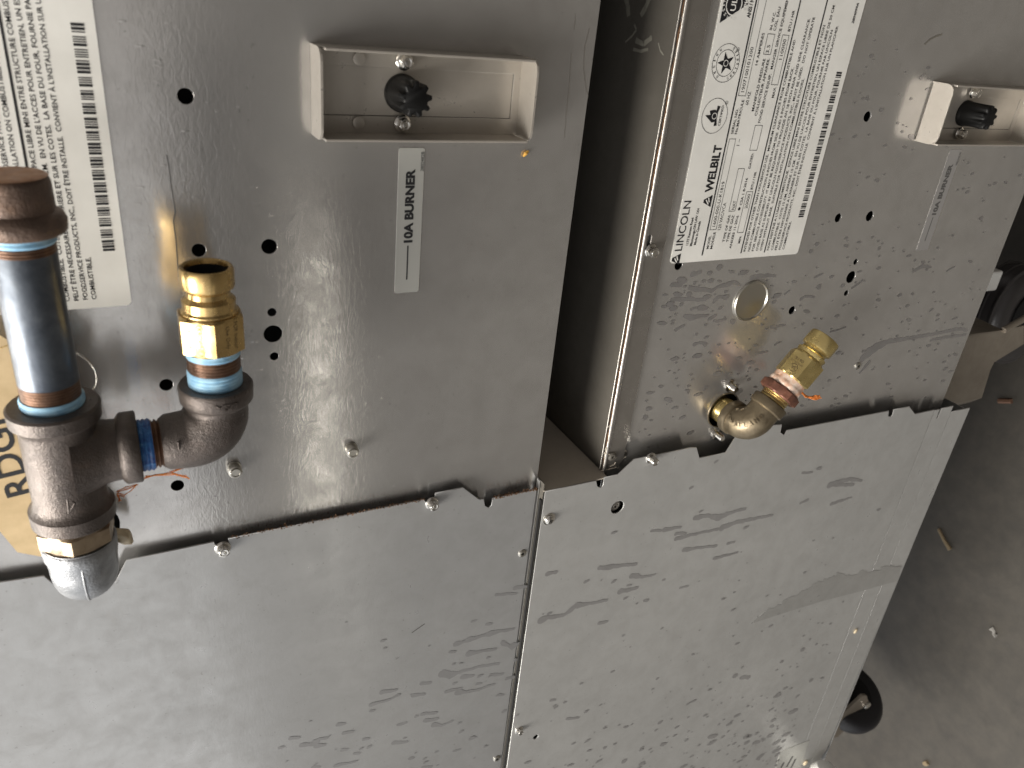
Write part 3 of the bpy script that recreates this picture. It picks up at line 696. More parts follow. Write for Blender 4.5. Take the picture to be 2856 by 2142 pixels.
def knob_box(parent, dz):
    pr = []
    g = lambda b_: (bmesh.ops.translate(b_, verts=b_.verts, vec=(0, 0, dz)), b_)[1]
    fr = plate('box_frame', rrect(BX0, BX1, BZ0 + dz, BZ1 + dz, 0.001), [[(-0.0440, -0.1772 + dz), (-0.0208, -0.1772 + dz), (-0.0208, -0.0725 + dz), (-0.0440, -0.0725 + dz)]], -0.0013, 0.0011, SHROUD, parent, bev=0.0002)
    b_ = bmesh.new(); box(b_, -0.0445, -0.0203, -0.0004, -0.00015, -0.1778 + dz, -0.072 + dz); obj('recess_gap', b_, BLACKIN, fr)
    b_ = bmesh.new(); box(b_, -0.04365, -0.02085, -0.0009, -0.0005, -0.1768 + dz, -0.0726 + dz); obj('recess_plate', b_, SHROUD, fr)
    obj('end_flange', g(end_wall(BZ1, 0.0011, -1)), SHROUD, parent); obj('end_flange', g(end_wall(BZ0, 0.0011, 1)), SHROUD, parent)
    b_ = bmesh.new(); box(b_, BX1 - 0.0012, BX1, -BH, -0.0003, BZ0 + 0.0022 + dz, BZ1 - 0.0022 + dz, 0.0003); obj('side_flange', b_, SHROUD, parent)
    b_ = bmesh.new(); box(b_, BX0, BX0 + 0.0012, -BH * 0.97, -0.0003, BZ0 + 0.0022 + dz, BZ1 - 0.0022 + dz, 0.0003); obj('side_flange', b_, SHROUD, parent)
    for x in (-0.0172, -0.0472):
        hex_screw((x, -0.0024, -0.1143 + dz), parent, r=0.0034, washer=0.0044, h=0.0040, rot=0.35 if x > -.03 else 0.8)
        b_ = bmesh.new(); lathe(b_, (x, -0.0024, -0.0912 + dz), (0, -1, 0), [(0, 0.0031), (0.0006, 0.0030), (0.0007, 0.0026), (0.0008, 0)], 24); obj('rivet_head', b_, SHROUD, parent, smooth=30)
    # fluted knob on a skirt
    c = Vector((-0.0325, -0.0012, -0.1140 + dz)); b_ = bmesh.new()
    lathe(b_, c, (0, -1, 0), [(0, 0.0094), (0.0018, 0.0094), (0.0030, 0.0088), (0.0055, 0.0080), (0.0056, 0.006)], 40)
    kn = obj('burner_knob', b_, PLASTIC, parent, smooth=35, origin=c)
    b_ = bmesh.new(); n = 80
    rings = []
    for y, rr, am in ((0.0025, 0.0089, 0.0), (0.008, 0.0086, 0.0001), (0.013, 0.0082, 0.0004), (0.0175, 0.0078, 0.0009), (0.0195, 0.0077, 0.0011), (0.0208, 0.0073, 0.0011), (0.0213, 0.0064, 0.0008)):
        rings.append([b_.verts.new(c + Vector(((rr + am * max(-1, min(1, 1.8 * math.cos(9 * 2 * math.pi * i / n + .4)))) * math.cos(2 * math.pi * i / n), -y, (rr + am * max(-1, min(1, 1.8 * math.cos(9 * 2 * math.pi * i / n + .4)))) * math.sin(2 * math.pi * i / n)))) for i in range(n)])
    for r0, r1 in zip(rings, rings[1:]):
        for i in range(n): b_.faces.new((r0[i], r1[i], r1[(i + 1) % n], r0[(i + 1) % n]))
    b_.faces.new(rings[-1]); bmesh.ops.recalc_face_normals(b_, faces=b_.faces)
    obj('knob_grip', b_, PLASTIC, kn, smooth=40)
knob_box(UP, 0.0); knob_box(LO, -PITCH)

# --- burner labels --------------------------------------------------------------
def burner_label(parent, dz, m1, ink, number=True, note=None, th=0.0003):
    x0, x1, z0, z1 = -0.1415, -0.0600, -0.1283, -0.1138
    lb = plate('burner_label', rrect(x0, x1, z0 + dz, z1 + dz, 0.0012), [], -0.0001 - th, th, m1, parent, label=note)
    bm = bmesh.new(); Y = -0.0002 - th
    p = W(1163 - 0, 690, 0); 
    a0 = crop(750, 50, 0.4823)
    q0 = a0(825, 1297); q1 = a0(845, 872)
    add_text(bm, '10A BURNER', (q0.x, Y, q0.z + dz), (1, 0, 0), (0, 0, 1), q1.x - q0.x, 0.0049, bold=0.05, res=4)
    l0, l1 = a0(795, 1512), a0(808, 1315)
    line(bm, (l0.x, l0.z + dz), (l1.x, l0.z + dz), 0.0008, Y)
    if number:
        n0, n1 = a0(893, 885), a0(902, 772)
        add_text(bm, '2802482B', (n0.x, Y, n0.z + dz), (1, 0, 0), (0, 0, 1), n1.x - n0.x, 0.0019, bold=0.008, res=3)
    obj('lettering', bm, ink, lb)
burner_label(UP, 0, LBL, INK)
burner_label(LO, -PITCH, LBL2, INK2, note='faded see-through burner label', th=0.00008)

# --- rating plates ----------------------------------------------------------------
A = crop(1900, 0, 0.2411); Bc = crop(1850, 350, 0.2411)
def rating_plate(parent, dz):
    z0, z1, xb = -0.4277, -0.3005 - 0.0035, -0.1362
    pb = W(1867, 738.5)
    z1 = pb.z
    root = plate('rating_plate', rrect(xb, 0.150, z0 + dz, z1 + dz, 0.0025), [], -0.0005, 0.0003, PAPER, parent)
    Y = -0.00066
    bm = bmesh.new()
    def T(s, c0, p0, c1, p1, cap, **k):
        a_, b_ = c0(*p0), c1(*p1); z = (a_.z + b_.z) / 2
        add_text(bm, s, (a_.x, Y, z + dz), (1, 0, 0), (0, 0, 1), b_.x - a_.x, cap, **k)
    def logo(cx, cz, s):
        quad(bm, [(cx - s, cz - s * .85 + dz), (cx + s, cz - s * .85 + dz), (cx + .25 * s, cz + s * .85 + dz), (cx - .25 * s, cz + s * .85 + dz)], Y)
        line(bm, (cx - s * .55, cz - s * .25 + dz), (cx + s * .2, cz + s * .35 + dz), s * .22, Y - .00006, 1)
        line(bm, (cx - s * .2, cz - s * .4 + dz), (cx + s * .55, cz - s * .05 + dz), s * .22, Y - .00006, 1)
    sm = 0.0017
    T('LINCOLN', Bc, (205, 1445), Bc, (318, 868), 0.0062, bold=0.006, res=4)
    q = Bc(140, 1545); logo(q.x, q.z, 0.0040)
    T('1177 Kamato Road', Bc, (275, 1382), Bc, (350, 1065), 0.0021, bold=0.02)
    T('Mississauga,ON L4W 1X4', Bc, (318, 1392), Bc, (418, 955), 0.0021, bold=0.02)
    T('Made in Canada', Bc, (365, 1378), Bc, (430, 1105), 0.0021, bold=0.02)
    T('WELBILT', Bc, (560, 770), Bc, (668, 225), 0.0064, bold=0.035, res=4)
    q = Bc(505, 872); logo(q.x, q.z, 0.0040)
    for s, c, p0, p1 in (('MODEL', Bc, (515, 1425), (548, 1270)), ('MODELE', Bc, (558, 1425), (600, 1232)),
            ('TYPE OF GAS', Bc, (702, 1345), (768, 1035)), ('TYPE DE GAZ', Bc, (747, 1345), (812, 1035)),
            ('ANSZ83 11-2016', Bc, (780, 1420), (862, 1040)), ('CSA 1 8-2016', Bc, (905, 920), (965, 605)),
            ('MIN.', Bc, (882, 1360), (895, 1275)), ('BTU / HR', Bc, (1025, 738), (1073, 533)), ('DATED:', Bc, (1000, 495), (1040, 318)),
            ('SERIAL NO.', A, (592, 1550), (655, 1255)), ('No.MATRICULE', A, (638, 1550), (718, 1155)),
            ('14 AMPERES', A, (878, 755), (950, 380)),
            ('MANIFOLD PRESSURE', A, (830, 1285), (968, 680)), ('COLLECTEUR APPAREIL', A, (867, 1340), (1015, 675)),
            ('FOOD SERVICE EQUIP.   MANGER SERVICE EQUIPEMENT', A, (905, 1420), (1245, -60)),
            ('IN. W.C.', A, (1042, 348), (1085, 135)), ('COL. EAU', A, (1087, 358), (1140, 80)), ('MAX.', A, (1062, 1132), (1090, 1005)), ('BTU / HR', A, (1250, 365), (1305, 120))):
        T(s, c, p0, c, p1, 0.0021, bold=0.012)
    for s, c, p0, p1 in (('1600-000-U-K1819', Bc, (600, 1165), (698, 648)), ('120 VAC/VCA', Bc, (652, 1205), (722, 893)), ('NAT', Bc, (818, 970), (835, 868)),
            ('1 ~', Bc, (872, 232), (888, 155)), ('20000', Bc, (965, 958), (1000, 790)), ('1907100101200', A, (720, 1065), (828, 545)), ('60 HZ', A, (767, 1215), (800, 1060)),
            ('3.5', A, (1005, 615), (1020, 520)), ('110000', A, (1157, 690), (1205, 455))):
        T(s, c, p0, c, p1, 0.0027, bold=-0.002)
    T('2804099A', A, (1985, 275), A, (2050, 35), 0.0022, bold=0.02, shear=0.2)
    T('ANSI / NSF 4', A, (790, 208), A, (850, -120), 0.0028, bold=0.03)
    blocks = [("INTENDED FOR OTHER THAN HOUSEHOLD USE.  MINIMUM CLEARANCE FROM COMBUSTIBLE AND", Bc, (940, 1455), A, (1318, 462)),
              ("NON COMBUSTIBLE CONSTRUCTION 6 INCHES FROM SIDE  AND 6 INCHES FROM BACK.", Bc, (990, 1452), A, (1297, 780)),
              ("FOR SERVICE ACCESSIBILITY. IT MAY BE REQUIRED TO PROVIDE AN 18 INCH REAR AND SIDE CLEARANCE.", Bc, (1035, 1450), A, (1485, 215)),
              ("OVEN BASE AS SUPPLIED BY LINCOLN FOODSERVICE PRODUCTS, INC., MUST BE USED.  DO NOT OPERATE", Bc, (1085, 1447), A, (1540, 200)),
              ("OVEN WITHOUT BASE.  SUITABLE FOR INSTALLATION ON COMBUSTIBLE FLOORS.", Bc, (1130, 1445), A, (1415, 910)),
              ("NON DESTIN\u00c9 A L'USAGE DOMESTIQUE.  ESPACE LIBRE MINI ENTRE STRUCTURE COMBUSTIBLE ET NON", Bc, (1210, 1440), A, (1660, 293)),
              ("COMBUSTIBLE.  COTE 15 CM, ARRIERE 15 CM.  EN VU DE L'ACCES POUR ENTRETIEN, UN ESPACE LIBRE DE 50 CM", Bc, (1255, 1440), A, (1772, 65)),
              ("PEUT \u00caTRE NECESSAIRE A L'ARRIERE ET SUR LES COTES.  LA BASE DU FOUR, FOURNIE PAR LINCOLN", Bc, (1300, 1438), A, (1748, 350)),
              ("FOODSERVICE PRODUCTS, INC., DOIT \u00caTRE INSTALLE.  CONVIENT \u00c0 L'INSTALLATION SUR UN PLANCHER", Bc, (1345, 1432), A, (1812, 303)),
              ("COMBUSTIBLE.", Bc, (1395, 1430), Bc, (1470, 1105))]
    for s, c0, p0, c1, p1 in blocks: T(s, c0, p0, c1, p1, 0.0021, bold=0.010)
    def LN(c0, p0, c1, p1, wd):
        a_, b_ = c0(*p0), c1(*p1); z = (a_.z + b_.z) / 2; line(bm, (a_.x, z + dz), (max(b_.x, 0.14), z + dz), wd, Y)
    LN(Bc, (438, 1500), A, (865, 0), 0.0011); LN(Bc, (888, 1475), A, (1375, 0), 0.0010); LN(Bc, (1158, 1465), A, (1685, 0), 0.0010)
    def BX(c0, p0, c1, p1, wd=0.0003):
        a_, b_ = c0(*p0), c1(*p1); rect_outline(bm, a_.x, b_.x, min(a_.z, b_.z) + dz, max(a_.z, b_.z) + dz, wd, Y)
    BX(Bc, (532, 1205), Bc, (830, 155)); BX(Bc, (750, 990), Bc, (932, 497)); BX(Bc, (847, 1238), Bc, (1028, 763))
    BX(Bc, (990, 285), A, (933, 1450)); BX(A, (652, 1105), A, (985, -40)); BX(A, (942, 625), A, (1075, 397)); BX(A, (1032, 978), A, (1240, 410))
    q = Bc(870, 962); ring_flat(bm, q.x, q.z + dz, 0.0011, 0.0011, 0.00105, Y, 16)
    # round certification marks
    q = A(378, 1340); ax, az = 0.0108, 0.0102
    ring_flat(bm, q.x, q.z + dz, ax, az, 0.0003, Y, 48)
    quad(bm, [(q.x - .0062, q.z - .0008 + dz), (q.x + .0062, q.z - .0008 + dz), (q.x + .0058, q.z - .0032 + dz), (q.x + .002, q.z - .0022 + dz), (q.x - .002, q.z - .0022 + dz), (q.x - .0058, q.z - .0032 + dz)], Y)
    quad(bm, [(q.x - .0036, q.z - .0009 + dz), (q.x - .0040, q.z + .0016 + dz), (q.x + .0002, q.z + .0075 + dz), (q.x + .0006, q.z + .0035 + dz), (q.x + .0030, q.z + .0046 + dz), (q.x + .0038, q.z + .0008 + dz), (q.x + .0030, q.z - .0009 + dz)], Y - .00003)
    ring_flat(bm, q.x, q.z + 0.0002 + dz, 0.0020, 0.0020, 0.0004, Y - .0001, 20, 1)
    add_text(bm, 'CERTIFIED', (q.x - .0060, Y, q.z - .0060 + dz), (1, 0, 0), (0, 0, 1), 0.0125, 0.0018, bold=0.01)
    q2 = A(507, 730)
    ring_flat(bm, q2.x, q2.z + dz, 0.0112, 0.0106, 0.0003, Y, 48); ring_flat(bm, q2.x, q2.z + dz, 0.0078, 0.0074, 0.0003, Y, 40)
    st = []
    for i in range(10):
        a_ = math.pi / 2 + i * math.pi / 5; rr = 0.0066 if i % 2 == 0 else 0.0027
        st.append((q2.x + rr * math.cos(a_), q2.z + rr * math.sin(a_) + dz))
    cen = bm.verts.new((q2.x, Y, q2.z + dz)); sv = [bm.verts.new((x, Y, z)) for x, z in st]
    for i in range(10): bm.faces.new((cen, sv[i], sv[(i + 1) % 10]))
    ring_flat(bm, q2.x, q2.z + dz, 0.0019, 0.0019, 0.0004, Y - .0001, 20, 1)
    def arc_text(s, cx, cz, r_, a0, a1, h, mi=0, flip=1, yy=Y):
        for i, ch in enumerate(s):
            a_ = a0 + (a1 - a0) * i / (len(s) - 1); ca, sa = math.cos(a_), math.sin(a_)
            up_ = (ca * flip, 0, sa * flip); xd_ = (sa * flip, 0, -ca * flip)
            w_ = h * (0.35 if ch == 'I' else 0.75)
            add_text(bm, ch, Vector((cx + r_ * ca, yy, cz + r_ * sa + dz)) - Vector(xd_) * w_ / 2, xd_, up_, w_, h, bold=0.01, mi=mi)
    arc_text('DESIGN', q2.x, q2.z, 0.0084, R(150), R(40), 0.0017)
    arc_text('CERTIFIED', q2.x, q2.z, 0.0101, R(205), R(335), 0.0017, flip=-1)
    for q3 in (A(518, 1188), A(650, 572)):
        ring_flat(bm, q3.x, q3.z + dz, 0.0012, 0.0012, 0.0002, Y, 16)
        add_text(bm, 'R', (q3.x - .0005, Y, q3.z - .0006 + dz), (1, 0, 0), (0, 0, 1), 0.001, 0.0012)
    # black triangle with a white ring, mostly beyond the frame
    ta, tb = A(435, 265), A(770, 45); tx = tb.x
    quad(bm, [(ta.x, ta.z + dz), (tx, tb.z + dz), (2 * tx - ta.x, ta.z + dz)], Y)
    rc_ = A(600, 60); ring_flat(bm, tx - .001, rc_.z + dz, 0.0062, 0.0062, 0.0007, Y - .0001, 36, 1)
    add_text(bm, 'UL', (tx - .0046, Y - .0001, rc_.z - .0018 + dz), (1, 0, 0), (0, 0, 1), 0.0070, 0.0040, bold=0.02, mi=1)
    add_text(bm, 'EPH', (tx - .0040, Y - .0001, rc_.z - .0104 + dz), (1, 0, 0), (0, 0, 1), 0.0070, 0.0028, bold=0.02, mi=1)
    arc_text('CLASSIFIED', tx - .001, rc_.z, 0.0070, R(195), R(20), 0.0019, 1, yy=Y - .0001)
    # bar code
    b0, b1, bt, bt2 = Bc(1548, 1060), Bc(1605, 1065), A(1800, 820), A(1860, 828)
    za, zb = (b0.z + bt.z) / 2, (b1.z + bt2.z) / 2
    rnd = random.Random(11); x = b0.x; unit = (bt.x - b0.x) / 215.0
    while x < bt.x - unit:
        for k_ in range(4):
            wd = unit * rnd.choice((1, 1, 2.4, 2.4)); gap = unit * rnd.choice((1, 1, 1.1))
            if x + wd > bt.x: break
            quad(bm, [(x, za + dz), (x + wd, za + dz), (x + wd, zb + dz), (x, zb + dz)], Y); x += wd + gap
        x += unit * rnd.choice((1.4, 2.2))
    obj('lettering', bm, [INK, PAPER], root)
rating_plate(LO, 0.0); rating_plate(UP, PITCH)

# small sticker at the bottom corner of the lower cover
cs2 = crop(1900, 1300, 0.5076)
poly = [cs2(*p, YC - .0007) for p in ((545, 1568), (705, 1505), (640, 1700), (500, 1720))]
st_ = plate('corner_sticker', [(p.x, p.z) for p in poly], [], YC - .0009, 0.0003, LBL, LO)
bm = bmesh.new()
for (xa, ya), (xb_, yb) in (((545, 1655), (560, 1625)), ((575, 1650), (610, 1590)), ((600, 1655), (625, 1605)), ((528, 1700), (540, 1660))):
    p, q = cs2(xa, ya, YC), cs2(xb_, yb, YC); line(bm, (p.x, p.z), (q.x, q.z), 0.0035, YC - .00105)
obj('faded_print', bm, INK2, st_)

# grime caught under the edge of the upper cover
bm = bmesh.new(); rnd = random.Random(9)
for i in range(1500):
    x = rnd.uniform(640, 1500) if rnd.random() < .8 else rnd.uniform(1380, 1500)
    y = 1503 + (x - 636) * (1393 - 1503) / (1183 - 636) if x < 1185 else (1391 - (x - 1374) * 26 / 123 if x > 1374 else None)
    if y is None: continue
    p = W(x, y - abs(rnd.gauss(0, 4)) + 2, -0.003 - rnd.random() * 0.005); r_ = rnd.uniform(.00025, .0009)
    q = [p + Vector((rnd.uniform(-1, 1), rnd.uniform(-1, 1), rnd.uniform(-1, 1))) * r_ for _ in range(4)]
    vs = [bm.verts.new(v_) for v_ in q]
    for t in ((0, 1, 2), (0, 2, 3), (0, 3, 1), (1, 3, 2)): bm.faces.new([vs[k_] for k_ in t])
obj('edge_grime', bm, GRIME, UP, kind='stuff')

# scratches and a hair line on the rear panel
bm = bmesh.new()
def scr(c, pts, wd, Y):
    P = [c(*p, Y) for p in pts]
    for a_, b_ in zip(P, P[1:]): line(bm, (a_.x, a_.z), (b_.x, b_.z), wd, Y)
cz = crop(0, 400, 0.3617)
scr(cz, [(1285, 90), (1300, 160), (1325, 350), (1352, 520), (1338, 600), (1358, 740), (1372, 960), (1378, 1060)], 0.00045, -0.00022)
obj('dark_hairline', bm, INK2, UP)
bm = bmesh.new(); cz = crop(1400, 0, 0.6027)
scr(cz, [(405, 130), (383, 220), (378, 320), (392, 420), (402, 450)], 0.00028, -0.00022)
scr(cz, [(322, 250), (310, 420), (300, 500), (288, 640)], 0.00022, -0.00022); scr(cz, [(340, 65), (335, 140)], 0.00022, -0.00022)
obj('light_scratch', bm, CHROME, UP)
bm = bmesh.new(); scr(crop(700, 1700, 0.3617), [(1240, 180), (1290, 145), (1340, 110)], 0.0008, yL); obj('dark_scratch', bm, INK2, UP)
bm = bmesh.new(); scr(crop(2400, 100, .5422), [(330, 45), (355, 20), (395, 0), (420, -8)], 0.0012, -.0002); obj('light_scratch', bm, CHROME, LO)

# ================================================================== left gas pipe assembly
HL = 0.045; ZA = 0.0600
def XL(px, py, h=HL): return W(px, py, -h).x
gp = empty('gas_pipe_assembly', (-0.264, 0.0, ZA), 'rusty iron gas pipe tee with capped black pipe and brass coupling, on the left', 'pipe fitting')
AX = (1, 0, 0)
xcap = XL(41, 486); xcapb = XL(55, 646); xbl = XL(58, 674); xth = XL(62, 702)
xt2 = XL(150, 1058); xt3 = XL(150, 1098); xtee = XL(153, 1124); xtc = XL(160, 1166); xbb = XL(205, 1400); xbe = XL(210, 1442); xhx = XL(225, 1500)
base0 = Vector((0, -HL, ZA))
bm = bmesh.new()                                                     # pipe
lathe(bm, base0, AX, [(xt2 - .0005, 0.0117), (xt2, 0.0120), (xth, 0.0120), (xth + .0006, 0.0118)], 56); obj('black_pipe', bm, BLKPIPE, gp, smooth=30)
bm = bmesh.new(); lathe(bm, base0, AX, threads(0, 0, xtee - .005, xt2, 0.0120, 0.0013, 0.0004), 56); obj('pipe_thread', bm, THREAD, gp, smooth=50)
bm = bmesh.new(); lathe(bm, base0, AX, threads(0, 0, xth, xcapb + .004, 0.0121, 0.0013, 0.0004), 56); obj('pipe_thread', bm, THREAD, gp, smooth=50)
bm = bmesh.new(); lathe(bm, base0, AX, threads(0, 0, xbl, xcapb + .003, 0.0127, 0.0018, 0.0005), 56); obj('thread_tape', bm, BLUE, gp, smooth=50)
bm = bmesh.new(); lathe(bm, base0, AX, threads(0, 0, xtee - .006, xtee + .0042, 0.0130, 0.0018, 0.0006), 56); obj('thread_tape', bm, BLUE, gp, smooth=50)
L_ = xcap - xcapb
bm = bmesh.new()
lathe(bm, (xcapb, -HL, ZA), AX, [(0.0, 0.0130), (0.0, 0.0160), (0.0012, 0.0172), (L_ * .22, 0.0175), (L_ * .34, 0.0164), (L_ * .40, 0.0141), (L_ * .88, 0.0138), (L_ * .96, 0.0132), (L_ * 1.0, 0.0118), (L_ * 1.01, 0.008), (L_ * 1.01, 0)], 56, close0=True)
cap_ = obj('pipe_cap', bm, RUSTCAP, gp, smooth=45, label='rusty brown pipe cap')
bm = bmesh.new(); lathe(bm, (xcapb, -HL, ZA), AX, [(L_ * .99, 0.0132), (L_ * 1.012, 0.0122), (L_ * 1.02, 0.009), (L_ * 1.02, 0)], 56, close0=False); obj('cap_end', bm, RUSTTOP, cap_, smooth=60)
# tee body
zb0 = 0.0152
bm = bmesh.new()
lathe(bm, base0, AX, [(xbe, 0.0120), (xbe, 0.0172), (xbe + .0010, 0.0182), (xbb - .0008, 0.0184), (xbb + .0012, 0.0166), (xbb + .004, 0.0158), (xtc - .004, 0.0158), (xtc - .0012, 0.0168), (xtc + .0008, 0.0188), (xtee - .001, 0.0190), (xtee, 0.0180), (xtee, 0.0127), (xtee - .006, 0.0125)], 64, close0=True, close1=True)
obj('pipe_tee', bm, IRON, gp, smooth=40, origin=(xtee, -HL, ZA))
tee = bpy.data.objects[-1] if False else [o for o in bpy.data.objects if o.name.startswith('pipe_tee')][0]
pe = W(389, 1246, -HL); pe2 = W(456, 1236, -HL)
xbr = (pe.x + pe2.x) / 2 + 0.0005
bm = bmesh.new(); dB = Vector((0, 0, -1)); b0 = Vector((xbr, -HL, ZA)); zc = ZA - pe.z
lathe(bm, b0, dB, [(0.004, 0.0205), (0.010, 0.0182), (0.0145, 0.0160), (0.019, 0.0148), (zc - .0090, 0.0146), (zc - .0080, 0.0162), (zc - .0068, 0.0172), (zc - .0008, 0.0173), (zc, 0.0165), (zc, 0.0112), (zc - .004, 0.011)], 56)
obj('tee_branch', bm, IRON, tee, smooth=50)
bm = bmesh.new(); lathe(bm, b0, dB, threads(0, 0, zc - .002, zc + .0058, 0.0127, 0.0017, 0.0006), 48); obj('thread_tape', bm, DBLUE, gp, smooth=50, label='dark blue thread tape on the side branch')
# arrow cast on the tee's face
bm = bmesh.new(); ct = crop(0, 850, 0.452)
for p0, p1 in (((415, 1200), (425, 1285)), ((425, 1285), (462, 1225)), ((462, 1225), (440, 1215))):
    ps_ = [ct(*p0, -HL - .0155), ct(*p1, -HL - .0155)]; tube(bm, ps_, 0.0005, 8)
obj('cast_arrow', bm, IRON, tee, smooth=60)
# branch nipple and elbow
zE = -0.0085                                                        # coupling axis
xe = xbr; rb = 0.0135
bm = bmesh.new(); z_el0 = pe2.z - 0.001
lathe(bm, b0, dB, threads(0, 0, zc + .005, ZA - z_el0 + .003, 0.0118, 0.0019, 0.0010), 48); obj('branch_nipple', bm, THREAD, gp, smooth=40, label='dark threaded nipple')
xm = XL(606, 1066); xmb = XL(606, 1112)
rb = 0.0165
path = [Vector((xe, -HL, z_el0 + .002)), Vector((xe, -HL, z_el0 - .0005))] + arc3((xe, -HL, zE), (0, 0, -1), (1, 0, 0), rb, 16) + [Vector((xmb - .002, -HL, zE)), Vector((xmb + .003, -HL, zE))]
bm = bmesh.new(); rads = [0.0118, 0.0136] + [0.0142 + 0.0014 * math.sin(math.pi * min(1, i / 16)) for i in range(17)] + [0.0146, 0.0150]
tube(bm, path, rads, 48)
lathe(bm, (0, -HL, zE), AX, [(xmb - .0015, 0.0145), (xmb, 0.0162), (xmb + .0012, 0.0170), (xm - .0010, 0.0172), (xm, 0.0165), (xm, 0.0124), (xm - .004, 0.0120)], 56)
el = obj('street_elbow', bm, IRON, gp, smooth=50, label='brown iron elbow holding the brass coupling')
# cast letters on the elbow
bm = bmesh.new(); ce = crop(0, 950, 0.452)
add_text(bm, 'USA', Vector((xm - .0035, 0, zE - .0075)), (0, 0, 1), (-1, 0, 0), 0.0105, 0.0034, bold=0.015)
r_ = bmesh.ops.extrude_face_region(bm, geom=bm.faces[:])
top_ = {g_ for g_ in r_['geom'] if isinstance(g_, bmesh.types.BMVert)}
for v_ in bm.verts: v_.co.y = -HL - math.sqrt(.0171 ** 2 - (v_.co.z - zE) ** 2) - (.0006 if v_ in top_ else -.0006)
bmesh.ops.recalc_face_normals(bm, faces=bm.faces)
q = ce(1105, 670, -HL - .0135); tube(bm, [q, ce(1100, 625, -HL - .0128)], 0.0006, 8); tube(bm, [ce(1095, 668, -HL - .0128), ce(1125, 665, -HL - .0128)], 0.0005, 8)
c0_ = ce(1150, 690, -HL - .0125); tube(bm, [c0_ + Vector((.0011 * math.cos(t_), 0, .0016 * math.sin(t_))) for t_ in [i * math.pi / 6 for i in range(13)]], 0.0004, 6)
tube(bm, [ce(1262, 635, -HL - .0128), ce(1312, 602, -HL - .0132)], 0.0009, 8); tube(bm, [ce(1338, 612, -HL - .0130), ce(1352, 602, -HL - .013), ce(1378, 606, -HL - .0124)], 0.0008, 8)
obj('cast_letters', bm, IRON, el)
# nipple, tapes and brass quick coupling
bc0 = Vector((0, -HL, zE))
xtp = XL(600, 1056 - 30); xbn = XL(592, 1021 - 32); xhb = XL(590, 968); xht = XL(580, 868); xcb = XL(578, 797); xct = XL(577, 741)
bm = bmesh.new(); lathe(bm, bc0, AX, threads(0, 0, xm - .004, xtp, 0.0125, 0.0017, 0.0007), 56); obj('thread_tape', bm, BLUE, gp, smooth=50)
bm = bmesh.new(); lathe(bm, bc0, AX, threads(0, 0, xtp, xbn + .001, 0.0121, 0.0014, 0.0004), 56); obj('close_nipple', bm, THREAD, gp, smooth=50)
bm = bmesh.new(); lathe(bm, bc0, AX, threads(0, 0, xbn, xhb + .001, 0.0124, 0.0022, 0.0004), 56); obj('thread_tape', bm, BLUE, gp, smooth=50)
def coupling(base, axis, up, hb, ht, cb, ct_, rc, rcol, material, parent):
    a, e1_, e2_ = frame(axis, up)
    bm = bmesh.new()
    hexa(bm, base, axis, hb, ht, rc, up)
    o = obj('brass_coupling', bm, material, parent, smooth=25)
    bm = bmesh.new(); g_ = cb - ht
    prof = [(ht - .0006, rc * .80), (ht + g_ * .08, rc * .80), (ht + g_ * .16, rc * .74), (ht + g_ * .38, rcol * .98), (ht + g_ * .50, rcol * .99), (ht + g_ * .66, rcol * .82), (ht + g_ * .84, rcol * .80), (ht + g_ * .97, rcol * .93),
            (cb, rcol * .98), (cb + .0007, rcol), (ct_ - .0016, rcol), (ct_ - .0003, rcol * .96), (ct_, rcol * .90), (ct_ - .0006, rcol * .80), (ct_ - .0022, rcol * .77)]
    lathe(bm, base, axis, prof, 64, close1=False); obj('plug_nose', bm, material, o, smooth=35)
    bm = bmesh.new(); lathe(bm, base, axis, [(ct_ - .0020, rcol * .775), (ct_ - .012, rcol * .70), (ct_ - .012, 0)], 40, close0=False)
    bmesh.ops.recalc_face_normals(bm, faces=bm.faces)
    obj('bore', bm, BLACKIN, o, smooth=40)
    return o
rcL = 0.0158
upL = Vector((0, -1, 0.02)).normalized()
cL = coupling(bc0, AX, upL, xhb, xht, xcb, xct, rcL, 0.0119, BRASS, gp)
# engravings on the two faces that look at the camera: edge between them faces the camera
a, q1, q2 = frame(AX, upL)
bm = bmesh.new()
ap = rcL * math.cos(math.pi / 6)
hl = xht - xhb
def face_txt(s, ang, off, x_start, width, h, bold=0.0):
    nrm = q1 * math.cos(ang) + q2 * math.sin(ang); xd_ = Vector((-1, 0, 0)); up_ = nrm.cross(xd_) * -1
    if up_.z > 0: up_ = -up_
    add_text(bm, s, Vector((x_start, -HL, zE)) + nrm * (ap + .00005) + up_ * off, xd_, up_, width, h, bold=bold, res=3)
    return nrm, up_
angs = [R(30), R(-30)]
n30 = q1 * math.cos(R(30)) + q2 * math.sin(R(30))
aL, aR = (R(30), R(-30)) if n30.z > 0 else (R(-30), R(30))
nl, ul = face_txt('KROWNE', aL, -0.0004, xht - hl * .17, hl * .66, 0.0024, 0.012)
face_txt('002578', aL, -0.0052, xht - hl * .16, hl * .58, 0.0021)
face_txt('FOR Indoor', aR, 0.0022, xht - hl * .10, hl * .74, 0.0021)
face_txt('Use Only', aR, -0.0022, xht - hl * .18, hl * .60, 0.0021)
cc = Vector((xht - hl * .50, -HL, zE)) + nl * (ap + .00005) + ul * 0.0008
n_ = 40; ro = []
for i in range(n_):
    t = 2 * math.pi * i / n_
    for s in (1.0, 0.94): ro.append(bm.verts.new(cc + Vector((1, 0, 0)) * hl * .43 * s * math.cos(t) + ul * 0.0028 * s * math.sin(t)))
for i in range(n_):
    j = (i + 1) % n_; bm.faces.new((ro[2 * i], ro[2 * j], ro[2 * j + 1], ro[2 * i + 1]))
obj('engraving', bm, ENGR, cL)
